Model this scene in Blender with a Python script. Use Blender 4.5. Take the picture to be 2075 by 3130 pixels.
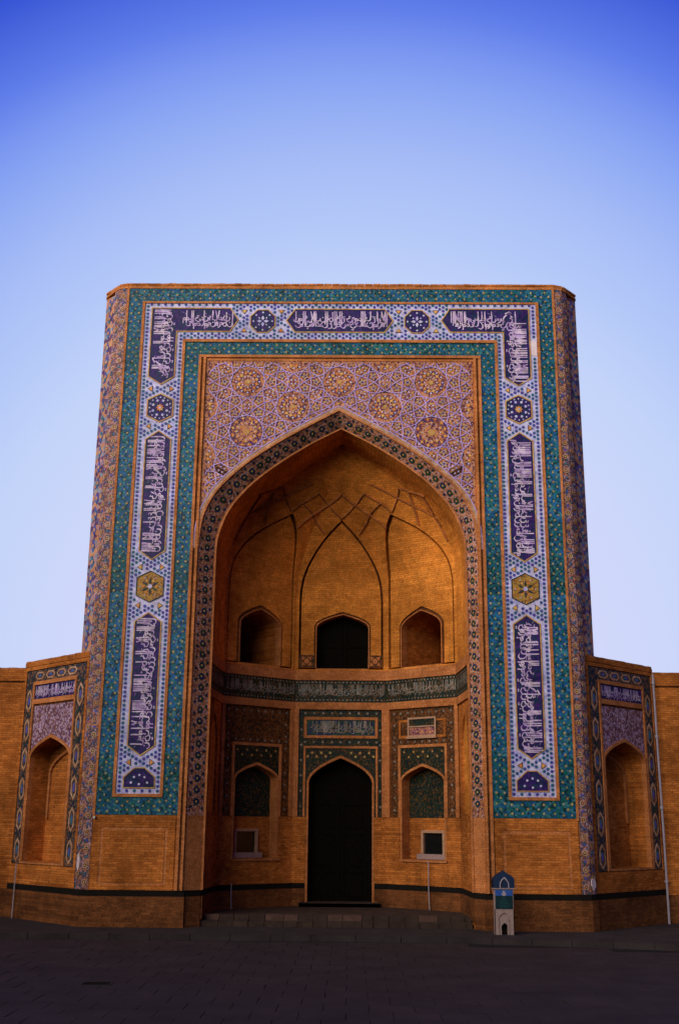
import bpy, bmesh, math, random
from mathutils import Vector, Matrix
from mathutils.geometry import delaunay_2d_cdt

for o in list(bpy.data.objects):
    bpy.data.objects.remove(o)
scene = bpy.context.scene
COL = scene.collection
rad = math.radians

# ------------------------------------------------------------------ camera
F_PX, PITCH, YAW, ROLL = 3370.2, 0.2731, -0.0124, 0.0092
EYE = Vector((0.455, -33.1, 2.95))
fw = Vector((math.sin(YAW) * math.cos(PITCH), math.cos(YAW) * math.cos(PITCH), math.sin(PITCH)))
r0 = Vector((math.cos(YAW), -math.sin(YAW), 0))
u0 = r0.cross(fw)
rt = r0 * math.cos(ROLL) + u0 * math.sin(ROLL)
up = -r0 * math.sin(ROLL) + u0 * math.cos(ROLL)
cam_d = bpy.data.cameras.new('camera')
cam_d.sensor_fit = 'VERTICAL'
cam_d.sensor_height = 36.0
cam_d.lens = 36.0 * F_PX / 3130.0
cam_d.clip_end = 2000
cam = bpy.data.objects.new('camera', cam_d)
COL.objects.link(cam)
cam.matrix_world = Matrix(((rt.x, up.x, -fw.x, EYE.x), (rt.y, up.y, -fw.y, EYE.y), (rt.z, up.z, -fw.z, EYE.z), (0, 0, 0, 1)))
scene.camera = cam

# ------------------------------------------------------------------ sky, sun, exposure
SUN_EL, SUN_AZ = rad(10), rad(-140)      # azimuth clockwise from +Y (the view direction): low, behind the camera and to the left
world = bpy.data.worlds.new('World')
scene.world = world
world.use_nodes = True
nt = world.node_tree
nt.nodes.clear()
wo = nt.nodes.new('ShaderNodeOutputWorld')
bg = nt.nodes.new('ShaderNodeBackground')
sky = nt.nodes.new('ShaderNodeTexSky')
sky.sky_type = 'NISHITA'
sky.sun_disc = False
sky.sun_elevation = SUN_EL
sky.sun_rotation = SUN_AZ
sky.air_density = 1.4
sky.dust_density = 1.0
sky.ozone_density = 4.0
# twilight glow over the western horizon, fading to deep blue overhead and all round
tc = nt.nodes.new('ShaderNodeTexCoord')
dt = nt.nodes.new('ShaderNodeVectorMath')
dt.operation = 'DOT_PRODUCT'
GLOW = Vector((0.0, math.cos(rad(7)), math.sin(rad(7))))
dt.inputs[1].default_value = GLOW
nt.links.new(tc.outputs['Generated'], dt.inputs[0])
ac = nt.nodes.new('ShaderNodeMath')
ac.operation = 'ARCCOSINE'
nt.links.new(dt.outputs['Value'], ac.inputs[0])
dv = nt.nodes.new('ShaderNodeMath')
dv.operation = 'DIVIDE'
dv.inputs[1].default_value = math.pi
nt.links.new(ac.outputs[0], dv.inputs[0])
cr = nt.nodes.new('ShaderNodeValToRGB')
STOPS = [(0, (0.72, 0.69, 0.985)), (5, (0.70, 0.69, 0.985)), (14.4, (0.64, 0.70, 0.98)), (20, (0.56, 0.67, 0.975)), (23, (0.475, 0.6, 0.965)), (26.2, (0.40, 0.52, 0.95)),
         (29, (0.295, 0.425, 0.93)), (31.4, (0.2, 0.315, 0.9)), (33.3, (0.118, 0.21, 0.84)), (38, (0.01, 0.05, 0.62)), (43, (0.006, 0.03, 0.4)), (60, (0.012, 0.032, 0.24)), (180, (0.016, 0.034, 0.17))]
el = cr.color_ramp.elements
while len(el) < len(STOPS):
    el.new(0.5)
for e, (p, c) in zip(el, STOPS):
    e.position = p / 180.0
    e.color = (*c, 1)
nt.links.new(dv.outputs[0], cr.inputs[0])
mxs = nt.nodes.new('ShaderNodeMix')
mxs.data_type = 'RGBA'
mxs.inputs[0].default_value = 0.97
sc_ = nt.nodes.new('ShaderNodeVectorMath')
sc_.operation = 'SCALE'
sc_.inputs['Scale'].default_value = 0.05
nt.links.new(sky.outputs[0], sc_.inputs[0])
nt.links.new(sc_.outputs[0], mxs.inputs[6])
nt.links.new(cr.outputs[0], mxs.inputs[7])
nt.links.new(mxs.outputs[2], bg.inputs[0])
bg.inputs[1].default_value = 0.707
nt.links.new(bg.outputs[0], wo.inputs[0])

sd = bpy.data.lights.new('sun', 'SUN')
sd.energy = 4.6
sd.angle = rad(74)
sd.color = (1.0, 0.88, 0.78)
sun = bpy.data.objects.new('sun', sd)
COL.objects.link(sun)
sdir = Vector((math.sin(SUN_AZ) * math.cos(SUN_EL), math.cos(SUN_AZ) * math.cos(SUN_EL), math.sin(SUN_EL)))
sun.rotation_euler = sdir.to_track_quat('Z', 'Y').to_euler()
sun.location = sdir * 60

vs = scene.view_settings
vs.view_transform = 'Standard'
vs.look = 'None'
vs.exposure = 0.5
vs.gamma = 1.0
vs.use_curve_mapping = False

# ------------------------------------------------------------------ materials
MATS = {}


def N(t, typ, **kw):
    n = t.nodes.new(typ)
    for k, v in kw.items():
        setattr(n, k, v)
    return n


def ramp(t, stops, interp='LINEAR'):
    n = t.nodes.new('ShaderNodeValToRGB')
    n.color_ramp.interpolation = interp
    el = n.color_ramp.elements
    while len(el) < len(stops):
        el.new(0.5)
    for e, (p, c) in zip(el, stops):
        e.position = p
        e.color = (c[0], c[1], c[2], 1)
    return n


def base_mat(name, rough=0.8):
    m = bpy.data.materials.new(name)
    m.use_nodes = True
    t = m.node_tree
    b = t.nodes['Principled BSDF']
    b.inputs['Roughness'].default_value = rough
    g = t.nodes.new('ShaderNodeNewGeometry')
    MATS[name] = m
    return m, t, b, g.outputs['Position']


def noise(t, vec, scale, detail=3.0, rough=0.6, stretch=None):
    if stretch:
        mp = N(t, 'ShaderNodeMapping')
        mp.inputs['Scale'].default_value = stretch
        t.links.new(vec, mp.inputs[0])
        vec = mp.outputs[0]
    n = N(t, 'ShaderNodeTexNoise')
    n.inputs['Scale'].default_value = scale
    n.inputs['Detail'].default_value = detail
    n.inputs['Roughness'].default_value = rough
    t.links.new(vec, n.inputs['Vector'])
    return n.outputs['Fac']


def mix(t, fac, a, b, mode='MIX'):
    n = N(t, 'ShaderNodeMix', data_type='RGBA', blend_type=mode)
    for i, v in ((0, fac), (6, a), (7, b)):
        if hasattr(v, 'is_linked') or hasattr(v, 'links'):
            t.links.new(v, n.inputs[i])
        elif i == 0:
            n.inputs[0].default_value = v
        else:
            n.inputs[i].default_value = (v[0], v[1], v[2], 1)
    return n.outputs[2]


def bump(t, b, h, strength, dist=0.02):
    n = N(t, 'ShaderNodeBump')
    n.inputs['Strength'].default_value = strength
    n.inputs['Distance'].default_value = dist
    t.links.new(h, n.inputs['Height'])
    t.links.new(n.outputs[0], b.inputs['Normal'])


def brick_mat(name, c1, c2, mortar, stain=0.55, rough=0.9, bw=0.25, bh=0.068, pale=1.22):
    m, t, b, P = base_mat(name, rough)
    sx = N(t, 'ShaderNodeSeparateXYZ')
    t.links.new(P, sx.inputs[0])
    ad = N(t, 'ShaderNodeMath', operation='MULTIPLY_ADD')
    t.links.new(sx.outputs[1], ad.inputs[0])
    ad.inputs[1].default_value = 0.83
    t.links.new(sx.outputs[0], ad.inputs[2])
    cb = N(t, 'ShaderNodeCombineXYZ')
    t.links.new(ad.outputs[0], cb.inputs[0])
    t.links.new(sx.outputs[2], cb.inputs[1])
    b.inputs['Specular IOR Level'].default_value = 0.12
    br = N(t, 'ShaderNodeTexBrick')
    br.inputs['Scale'].default_value = 1.0
    br.inputs['Brick Width'].default_value = bw
    br.inputs['Row Height'].default_value = bh
    br.inputs['Mortar Size'].default_value = 0.008
    br.inputs['Mortar Smooth'].default_value = 0.3
    br.inputs['Color1'].default_value = (*c1, 1)
    br.inputs['Color2'].default_value = (*c2, 1)
    br.inputs['Mortar'].default_value = (*mortar, 1)
    t.links.new(cb.outputs[0], br.inputs[0])
    n1 = noise(t, P, 0.55, 5, 0.65)
    r1 = ramp(t, [(0.3, (stain, stain * 0.94, stain * 0.88)), (0.5, (0.92, 0.92, 0.92)), (0.72, (pale, pale * 0.985, pale * 0.97))])
    t.links.new(n1, r1.inputs[0])
    c = mix(t, 1.0, br.outputs[0], r1.outputs[0], 'MULTIPLY')
    n2 = noise(t, P, 3.2, 5, 0.75)
    r2 = ramp(t, [(0.32, (0.66, 0.64, 0.6)), (0.66, (1.25, 1.25, 1.25))])
    t.links.new(n2, r2.inputs[0])
    c = mix(t, 0.8, c, r2.outputs[0], 'MULTIPLY')
    n3 = noise(t, P, 30, 3, 0.7)
    r3 = ramp(t, [(0.3, (0.4, 0.4, 0.4)), (0.7, (1.55, 1.5, 1.45))])
    t.links.new(n3, r3.inputs[0])
    c = mix(t, 0.85, c, r3.outputs[0], 'MULTIPLY')
    t.links.new(c, b.inputs['Base Color'])
    hm = N(t, 'ShaderNodeMath', operation='MULTIPLY_ADD')
    t.links.new(br.outputs[1], hm.inputs[0])
    hm.inputs[1].default_value = -0.7
    t.links.new(n3, hm.inputs[2])
    bump(t, b, hm.outputs[0], 0.7, 0.012)
    return m


def tile_mat(name, cols, cell=14.0, rough=0.35, block=None, dirt=0.35, spec=0.1):
    """mosaic faience: small irregular cells in a few colours, dirt and uneven glaze"""
    m, t, b, P = base_mat(name, rough)
    v = N(t, 'ShaderNodeTexVoronoi', feature='F1')
    v.inputs['Scale'].default_value = cell
    t.links.new(P, v.inputs['Vector'])
    sp = N(t, 'ShaderNodeSeparateColor')
    t.links.new(v.outputs['Color'], sp.inputs[0])
    k = len(cols)
    rp = ramp(t, [(i / k, c) for i, c in enumerate(cols)], 'CONSTANT')
    t.links.new(sp.outputs[0], rp.inputs[0])
    c = rp.outputs[0]
    if block:
        sx = N(t, 'ShaderNodeSeparateXYZ')
        t.links.new(P, sx.inputs[0])
        fl = []
        for i, s in ((0, block[0]), (2, block[1])):
            ml = N(t, 'ShaderNodeMath', operation='MULTIPLY')
            t.links.new(sx.outputs[i], ml.inputs[0])
            ml.inputs[1].default_value = s
            f = N(t, 'ShaderNodeMath', operation='FLOOR')
            t.links.new(ml.outputs[0], f.inputs[0])
            fl.append(f.outputs[0])
        cb = N(t, 'ShaderNodeCombineXYZ')
        t.links.new(fl[0], cb.inputs[0])
        t.links.new(fl[1], cb.inputs[1])
        wn = N(t, 'ShaderNodeTexWhiteNoise', noise_dimensions='3D')
        t.links.new(cb.outputs[0], wn.inputs['Vector'])
        rb = ramp(t, [(0.0, (0.5, 0.7, 0.6)), (0.35, (0.85, 0.9, 0.8)), (0.6, (1.0, 1.0, 1.25)), (1.0, (1.25, 1.2, 1.35))])
        t.links.new(wn.outputs['Value'], rb.inputs[0])
        c = mix(t, 0.75, c, rb.outputs[0], 'MULTIPLY')
    n1 = noise(t, P, 1.6, 5, 0.7)
    r1 = ramp(t, [(0.3, (1 - dirt, 1 - dirt * 1.05, 1 - dirt * 1.15)), (0.7, (1.15, 1.15, 1.15))])
    t.links.new(n1, r1.inputs[0])
    c = mix(t, 1.0, c, r1.outputs[0], 'MULTIPLY')
    n3 = noise(t, P, 26, 3, 0.8)
    r3 = ramp(t, [(0.25, (0.6, 0.6, 0.6)), (0.75, (1.35, 1.35, 1.35))])
    t.links.new(n3, r3.inputs[0])
    c = mix(t, 0.7, c, r3.outputs[0], 'MULTIPLY')
    t.links.new(c, b.inputs['Base Color'])
    b.inputs['Specular IOR Level'].default_value = spec
    rr = ramp(t, [(0.2, (rough * 0.7,) * 3), (0.8, (min(1, rough * 1.5),) * 3)])
    t.links.new(n1, rr.inputs[0])
    t.links.new(rr.outputs[0], b.inputs['Roughness'])
    bump(t, b, v.outputs['Distance'], 0.35, 0.006)
    return m


def plain_mat(name, c, c2=None, rough=0.5, scale=6.0, spec=0.2, bumps=0.2):
    m, t, b, P = base_mat(name, rough)
    c2 = c2 or tuple(x * 0.6 for x in c)
    n1 = noise(t, P, scale, 5, 0.7)
    r1 = ramp(t, [(0.3, c2), (0.7, c)])
    t.links.new(n1, r1.inputs[0])
    t.links.new(r1.outputs[0], b.inputs['Base Color'])
    b.inputs['Specular IOR Level'].default_value = spec
    if bumps:
        n2 = noise(t, P, scale * 8, 3, 0.7)
        bump(t, b, n2, bumps, 0.01)
    return m


brick_mat('brick', (0.54, 0.185, 0.036), (0.34, 0.1, 0.016), (0.3, 0.105, 0.023), stain=0.42, pale=1.3)
brick_mat('brick_vault_bright', (0.66, 0.255, 0.042), (0.52, 0.185, 0.026), (0.45, 0.165, 0.028), stain=0.62, pale=1.4)  # lighter brick: the brightness inside the arch is put into its colour
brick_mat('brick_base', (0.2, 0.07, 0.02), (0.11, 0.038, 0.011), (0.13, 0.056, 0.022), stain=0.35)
brick_mat('brick_trim', (0.5, 0.19, 0.062), (0.42, 0.145, 0.04), (0.44, 0.19, 0.075), stain=0.65)
plain_mat('dark_course', (0.011, 0.009, 0.007), rough=0.95, spec=0.1)
tile_mat('teal_mosaic', [(0.01, 0.09, 0.125), (0.008, 0.065, 0.18), (0.01, 0.11, 0.1), (0.006, 0.036, 0.046), (0.014, 0.11, 0.24), (0.045, 0.17, 0.19)], 17, block=(0.0, 0.83))
tile_mat('white_tile', [(0.46, 0.46, 0.72), (0.54, 0.53, 0.74), (0.36, 0.36, 0.64), (0.5, 0.47, 0.62)], 12, dirt=0.35)
tile_mat('navy_tile', [(0.026, 0.013, 0.11), (0.016, 0.016, 0.075), (0.045, 0.018, 0.13), (0.015, 0.03, 0.08)], 12)
tile_mat('hex_blue', [(0.07, 0.09, 0.36), (0.05, 0.13, 0.3), (0.09, 0.08, 0.34), (0.04, 0.15, 0.22)], 7)
tile_mat('gold_tile', [(0.46, 0.27, 0.08), (0.5, 0.34, 0.1), (0.42, 0.21, 0.07)], 9)
tile_mat('pale_gold_tile', [(0.4, 0.3, 0.12), (0.36, 0.22, 0.08), (0.34, 0.32, 0.18), (0.28, 0.24, 0.1)], 9)
tile_mat('ochre_tile', [(0.42, 0.22, 0.04), (0.34, 0.17, 0.03), (0.28, 0.2, 0.05), (0.2, 0.08, 0.03)], 22)
tile_mat('orange_tile', [(0.66, 0.3, 0.07), (0.58, 0.2, 0.05), (0.66, 0.4, 0.1)], 8)
tile_mat('letter_tile', [(0.5, 0.4, 0.62), (0.58, 0.48, 0.62), (0.42, 0.3, 0.54)], 8, dirt=0.35)
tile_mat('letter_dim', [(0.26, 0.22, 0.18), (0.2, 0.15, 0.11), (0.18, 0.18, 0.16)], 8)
tile_mat('strap_tile', [(0.42, 0.33, 0.7), (0.36, 0.28, 0.64), (0.48, 0.37, 0.66)], 8, dirt=0.3)
tile_mat('pink_mosaic', [(0.42, 0.18, 0.1), (0.48, 0.22, 0.11), (0.3, 0.11, 0.075), (0.16, 0.055, 0.06), (0.4, 0.21, 0.16), (0.52, 0.21, 0.06), (0.08, 0.028, 0.05)], 20, rough=0.5)
tile_mat('rosette_mosaic', [(0.2, 0.075, 0.09), (0.42, 0.18, 0.1), (0.08, 0.025, 0.07), (0.5, 0.22, 0.09), (0.3, 0.13, 0.14)], 26, rough=0.5)
tile_mat('rosette_dark', [(0.08, 0.03, 0.09), (0.22, 0.08, 0.08), (0.06, 0.03, 0.15), (0.42, 0.17, 0.07), (0.14, 0.05, 0.06)], 22, rough=0.5)
tile_mat('arch_mosaic', [(0.36, 0.15, 0.07), (0.4, 0.2, 0.14), (0.24, 0.08, 0.05), (0.44, 0.18, 0.06), (0.44, 0.28, 0.27), (0.12, 0.05, 0.06)], 24, rough=0.5)
tile_mat('column_mosaic', [(0.3, 0.13, 0.09), (0.1, 0.08, 0.13), (0.38, 0.17, 0.09), (0.04, 0.07, 0.1), (0.34, 0.22, 0.26), (0.16, 0.06, 0.06)], 20, rough=0.5)
tile_mat('side_mosaic', [(0.12, 0.09, 0.2), (0.42, 0.19, 0.1), (0.2, 0.24, 0.3), (0.1, 0.05, 0.12), (0.46, 0.24, 0.13), (0.34, 0.2, 0.22)], 8, rough=0.5)
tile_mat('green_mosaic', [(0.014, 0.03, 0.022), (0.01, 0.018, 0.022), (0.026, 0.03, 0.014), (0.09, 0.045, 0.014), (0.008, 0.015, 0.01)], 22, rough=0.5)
tile_mat('brown_mosaic', [(0.13, 0.045, 0.014), (0.07, 0.026, 0.01), (0.17, 0.064, 0.018), (0.03, 0.022, 0.012)], 22, rough=0.6)
tile_mat('lilac_mosaic', [(0.34, 0.22, 0.3), (0.14, 0.06, 0.07), (0.42, 0.32, 0.42), (0.2, 0.09, 0.08), (0.3, 0.2, 0.32), (0.12, 0.05, 0.1)], 17, rough=0.5)
tile_mat('strip_mosaic', [(0.03, 0.045, 0.05), (0.2, 0.09, 0.045), (0.02, 0.026, 0.04), (0.12, 0.07, 0.05)], 16, rough=0.5)
tile_mat('tan_tile', [(0.42, 0.24, 0.14), (0.36, 0.19, 0.1), (0.46, 0.3, 0.2)], 10)
tile_mat('ring_tile', [(0.012, 0.035, 0.045), (0.02, 0.03, 0.08), (0.02, 0.05, 0.03)], 9)
plain_mat('plaster_patch', (0.66, 0.58, 0.6), (0.5, 0.4, 0.42), rough=0.9)
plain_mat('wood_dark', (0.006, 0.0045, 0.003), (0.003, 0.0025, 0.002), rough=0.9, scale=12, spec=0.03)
plain_mat('white_frame', (0.42, 0.25, 0.15), (0.3, 0.17, 0.1), rough=0.7)
plain_mat('sill_stone', (0.32, 0.22, 0.2), (0.22, 0.15, 0.135), rough=0.8)
plain_mat('pane_glass', (0.008, 0.009, 0.009), (0.005, 0.006, 0.006), rough=0.12, spec=0.5, bumps=0)
plain_mat('pipe_paint', (0.36, 0.32, 0.36), (0.24, 0.21, 0.24), rough=0.5)
plain_mat('step_stone', (0.055, 0.034, 0.024), (0.024, 0.015, 0.011), rough=0.9, scale=2.5)
plain_mat('step_block', (0.11, 0.06, 0.044), (0.05, 0.028, 0.02), rough=0.9, scale=3)
plain_mat('kerb_stone', (0.04, 0.031, 0.03), (0.018, 0.014, 0.014), rough=0.9, scale=1.2)
plain_mat('slab_stone', (0.034, 0.022, 0.024), (0.013, 0.0085, 0.0095), rough=0.85, scale=0.9, spec=0.3)
plain_mat('joint_sand', (0.012, 0.01, 0.01), rough=1.0, scale=2)
plain_mat('sign_stone', (0.34, 0.25, 0.22), (0.2, 0.135, 0.115), rough=0.85, scale=20)
plain_mat('sign_blue', (0.012, 0.03, 0.075), (0.008, 0.018, 0.045), rough=0.4)
plain_mat('sign_sky', (0.03, 0.1, 0.36), (0.02, 0.06, 0.24), rough=0.35, scale=14)
plain_mat('sign_panel', (0.008, 0.03, 0.035), (0.006, 0.02, 0.024), rough=0.35)
plain_mat('sign_print', (0.03, 0.16, 0.14), (0.02, 0.11, 0.1), rough=0.5, bumps=0)
plain_mat('iron', (0.03, 0.028, 0.028), rough=0.7)
plain_mat('lamp_body', (0.7, 0.68, 0.6), rough=0.4)


# ------------------------------------------------------------------ mesh helpers
class MB:
    def __init__(self):
        self.v, self.f, self.m, self.names = [], [], [], []

    def mi(self, mat):
        if mat not in self.names:
            self.names.append(mat)
        return self.names.index(mat)

    def poly(self, pts, mat):
        i = len(self.v)
        self.v.extend([tuple(p) for p in pts])
        self.f.append(tuple(range(i, i + len(pts))))
        self.m.append(self.mi(mat))

    def prism(self, pts2, mp, d0, d1, mat, back=False):
        """polygon in (u, v) raised from depth d0 to d1 by map mp(u, v, d)"""
        n = len(pts2)
        i = len(self.v)
        self.v.extend([tuple(mp(u, v, d0)) for u, v in pts2])
        self.v.extend([tuple(mp(u, v, d1)) for u, v in pts2])
        k = self.mi(mat)
        self.f.append(tuple(range(i + n, i + 2 * n)))
        self.m.append(k)
        for a in range(n):
            b = (a + 1) % n
            self.f.append((i + a, i + b, i + n + b, i + n + a))
            self.m.append(k)
        if back:
            self.f.append(tuple(range(i + n - 1, i - 1, -1)))
            self.m.append(k)

    def rect(self, mp, u0, u1, v0, v1, d0, d1, mat, nu=1, nv=1):
        self.prism([(u0, v0), (u1, v0), (u1, v1), (u0, v1)], mp, d0, d1, mat)

    def box(self, x0, x1, y0, y1, z0, z1, mat):
        self.prism([(x0, y0), (x1, y0), (x1, y1), (x0, y1)], lambda u, v, d: (u, v, d), z0, z1, mat, True)

    def grid(self, rows, mat, close=False):
        i = len(self.v)
        n = len(rows[0])
        for r in rows:
            self.v.extend([tuple(p) for p in r])
        k = self.mi(mat)
        for a in range(len(rows) - 1):
            for b in range(n if close else n - 1):
                c = (b + 1) % n
                self.f.append((i + a * n + b, i + a * n + c, i + (a + 1) * n + c, i + (a + 1) * n + b))
                self.m.append(k)

    def tube(self, pts, r, mat, n=8):
        pts = [Vector(p) for p in pts]
        rows = []
        for j, p in enumerate(pts):
            t = (pts[min(j + 1, len(pts) - 1)] - pts[max(j - 1, 0)]).normalized()
            a = t.cross(Vector((0.3, 0.9, 0.1)))
            a = a.normalized() if a.length > 1e-3 else Vector((1, 0, 0))
            b = t.cross(a)
            rows.append([p + r * (math.cos(q) * a + math.sin(q) * b) for q in (2 * math.pi * k / n for k in range(n))])
        self.grid(rows, mat, True)
        self.poly(rows[0], mat)
        self.poly(rows[-1], mat)

    def add(self, other, M):
        i = len(self.v)
        self.v.extend([tuple(M @ Vector(p)) for p in other.v])
        for f, k in zip(other.f, other.m):
            self.f.append(tuple(i + a for a in f))
            self.m.append(self.mi(other.names[k]))

    def mesh(self, name):
        me = bpy.data.meshes.new(name)
        me.from_pydata(self.v, [], self.f)
        for nme in self.names:
            me.materials.append(MATS[nme])
        me.polygons.foreach_set('material_index', self.m)
        me.update()
        return me

    def build(self, name, parent=None, smooth=False):
        me = self.mesh(name)
        if smooth:
            me.polygons.foreach_set('use_smooth', [True] * len(me.polygons))
        return link(name, me, parent)


def link(name, data, parent=None):
    o = bpy.data.objects.new(name, data)
    COL.objects.link(o)
    if parent is not None:
        o.parent = parent
    return o


def thing(name, label, cat, loc=(0, 0, 0), group=None):
    o = bpy.data.objects.new(name, None)
    o.empty_display_size = 0.3
    COL.objects.link(o)
    o.location = loc
    return tag(o, label, cat, group)


def tag(o, label=None, cat=None, group=None, kind=None):
    for k, v in (('label', label), ('category', cat), ('group', group), ('kind', kind)):
        if v:
            o[k] = v
    return o


def frame_matrix(o, u, v, n, s=1.0):
    u, v, n, o = Vector(u) * s, Vector(v) * s, Vector(n) * s, Vector(o)
    return Matrix(((u.x, v.x, n.x, o.x), (u.y, v.y, n.y, o.y), (u.z, v.z, n.z, o.z), (0, 0, 0, 1)))


def pieces(name, parent, tmpl, places, cap=300):
    """places: list of 4x4 matrices (world); the nearest `cap` become objects of their own, the rest one joined part"""
    if not places:
        return
    me = tmpl.mesh(name)
    places = sorted(places, key=lambda M: (M.translation - EYE).length)
    for M in places[:cap]:
        o = link(name, me, parent)
        o.matrix_basis = M
    if len(places) > cap:
        mb = MB()
        for M in places[cap:]:
            mb.add(tmpl, M)
        tag(mb.build(name + '_field', parent), kind='stuff')


def pip(p, poly):
    x, y = p
    c = False
    j = len(poly) - 1
    for i in range(len(poly)):
        xi, yi = poly[i]
        xj, yj = poly[j]
        if (yi > y) != (yj > y) and x < (xj - xi) * (y - yi) / (yj - yi) + xi:
            c = not c
        j = i
    return c


def relief(mb, regions, mp, extra=(), rim=None):
    """regions: (polygon, level, material); later ones override; level None is a hole whose rim goes to depth `rim`.
    mp(u, v, d) gives the point, d positive towards the viewer."""
    vs_, es, fs = [], [], []
    for poly, lv, mt in regions:
        i = len(vs_)
        n = len(poly)
        vs_.extend([Vector(p) for p in poly])
        es.extend([(i + k, i + (k + 1) % n) for k in range(n)])
    vs_.extend([Vector(p) for p in extra])
    out = delaunay_2d_cdt(vs_, es, [], 0, 1e-4)
    V, FA = out[0], out[2]
    info = []
    for f in FA:
        c = sum((V[k] for k in f), Vector((0, 0))) / len(f)
        hit = None
        for j, (poly, lv, mt) in enumerate(regions):
            if pip(c, poly):
                hit = j
        info.append(hit)
    key = {}

    def vid(k, lv):
        q = (k, round(lv, 5))
        if q not in key:
            key[q] = len(mb.v)
            mb.v.append(tuple(mp(V[k].x, V[k].y, lv)))
        return key[q]
    edges = {}
    for f, h in zip(FA, info):
        lv = regions[h][1] if h is not None else None
        for a, b in zip(f, list(f[1:]) + [f[0]]):
            edges.setdefault((min(a, b), max(a, b)), []).append((h, lv))
        if lv is None:
            continue
        mb.f.append(tuple(vid(k, lv) for k in f))
        mb.m.append(mb.mi(regions[h][2]))
    for (a, b), L in edges.items():
        if len(L) == 2:
            (h1, l1), (h2, l2) = L
            if h1 == h2:
                continue
            if l1 is not None and l2 is not None and abs(l1 - l2) > 1e-6:
                hh = h1 if l1 > l2 else h2
                mb.f.append((vid(a, l1), vid(b, l1), vid(b, l2), vid(a, l2)))
                mb.m.append(mb.mi(regions[hh][2]))
            elif (l1 is None) != (l2 is None) and rim is not None and h1 is not None and h2 is not None:
                l = l1 if l1 is not None else l2
                hh = h1 if l1 is not None else h2
                mb.f.append((vid(a, l), vid(b, l), vid(b, rim), vid(a, rim)))
                mb.m.append(mb.mi(regions[hh][2]))


def catmull(pts, n):
    P = [Vector(p) for p in pts]
    out = []
    for i in range(len(P) - 1):
        a = P[i - 1] if i > 0 else P[0] * 2 - P[1]
        b, c = P[i], P[i + 1]
        d = P[i + 2] if i + 2 < len(P) else P[-1] * 2 - P[-2]
        for k in range(n):
            t = k / n
            out.append(0.5 * ((2 * b) + (c - a) * t + (2 * a - 5 * b + 4 * c - d) * t * t + (3 * b - a - 3 * c + d) * t ** 3))
    out.append(P[-1])
    return out


ARCH_N = [(1, 0), (0.9975, 0.12), (0.955, 0.265), (0.865, 0.41), (0.70, 0.58), (0.47, 0.745), (0.24, 0.88), (0, 1)]


ARCH_F = [(1, 0), (0.99, 0.15), (0.95, 0.32), (0.875, 0.48), (0.765, 0.62), (0.58, 0.77), (0.33, 0.89), (0, 1)]


def arch(cu, hw, zs, za, zb=None, n=3, shape=None):
    """outline of a pointed arch from bottom right over the apex to bottom left"""
    half = [(cu + p.x * hw, zs + p.y * (za - zs)) for p in catmull(shape or ARCH_N, n)]
    pts = half + [(2 * cu - u, v) for u, v in reversed(half[:-1])]
    if zb is not None:
        pts = [(cu + hw, zb)] + pts + [(cu - hw, zb)]
    return pts


def FR(u, v, d):           # the portal's front plane
    return (u, -d, v)


U, VV, NN = (1, 0, 0), (0, 0, 1), (0, -1, 0)


def at_front(u, v, d=0.0, s=1.0, rot=0.0):
    c, q = math.cos(rot), math.sin(rot)
    return frame_matrix((u, -d, v), (c, 0, q), (-q, 0, c), NN, s)


def ngon(n, r, rot=0.0, sx=1.0, sy=1.0):
    return [(r * sx * math.cos(rot + 2 * math.pi * k / n), r * sy * math.sin(rot + 2 * math.pi * k / n)) for k in range(n)]


def star(n, r, q, rot=0.0):
    return [((r if k % 2 == 0 else q) * math.cos(rot + math.pi * k / n), (r if k % 2 == 0 else q) * math.sin(rot + math.pi * k / n)) for k in range(2 * n)]


LOC = lambda u, v, d: (u, v, d)


def tmpl_prism(pts, h, mat):
    mb = MB()
    mb.prism(pts, LOC, 0, h, mat)
    return mb


def ring(mb, ro, ri, h, mat, n=10, cx=0, cy=0):
    o = [(cx + x, cy + y) for x, y in ngon(n, ro)]
    i_ = [(cx + x, cy + y) for x, y in ngon(n, ri)]
    for k in range(n):
        j = (k + 1) % n
        mb.poly([(*o[k], h), (*o[j], h), (*i_[j], h), (*i_[k], h)], mat)
        mb.poly([(*o[k], 0), (*o[j], 0), (*o[j], h), (*o[k], h)], mat)
        mb.poly([(*i_[k], h), (*i_[j], h), (*i_[j], 0), (*i_[k], 0)], mat)


# ------------------------------------------------------------------ writing: letter strokes drawn with a reed pen
def arc(cx, cy, r, a0, a1, n=7, sy=1.0):
    return [(cx + r * math.cos(rad(a0 + (a1 - a0) * k / n)), cy + sy * r * math.sin(rad(a0 + (a1 - a0) * k / n))) for k in range(n + 1)]


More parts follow.
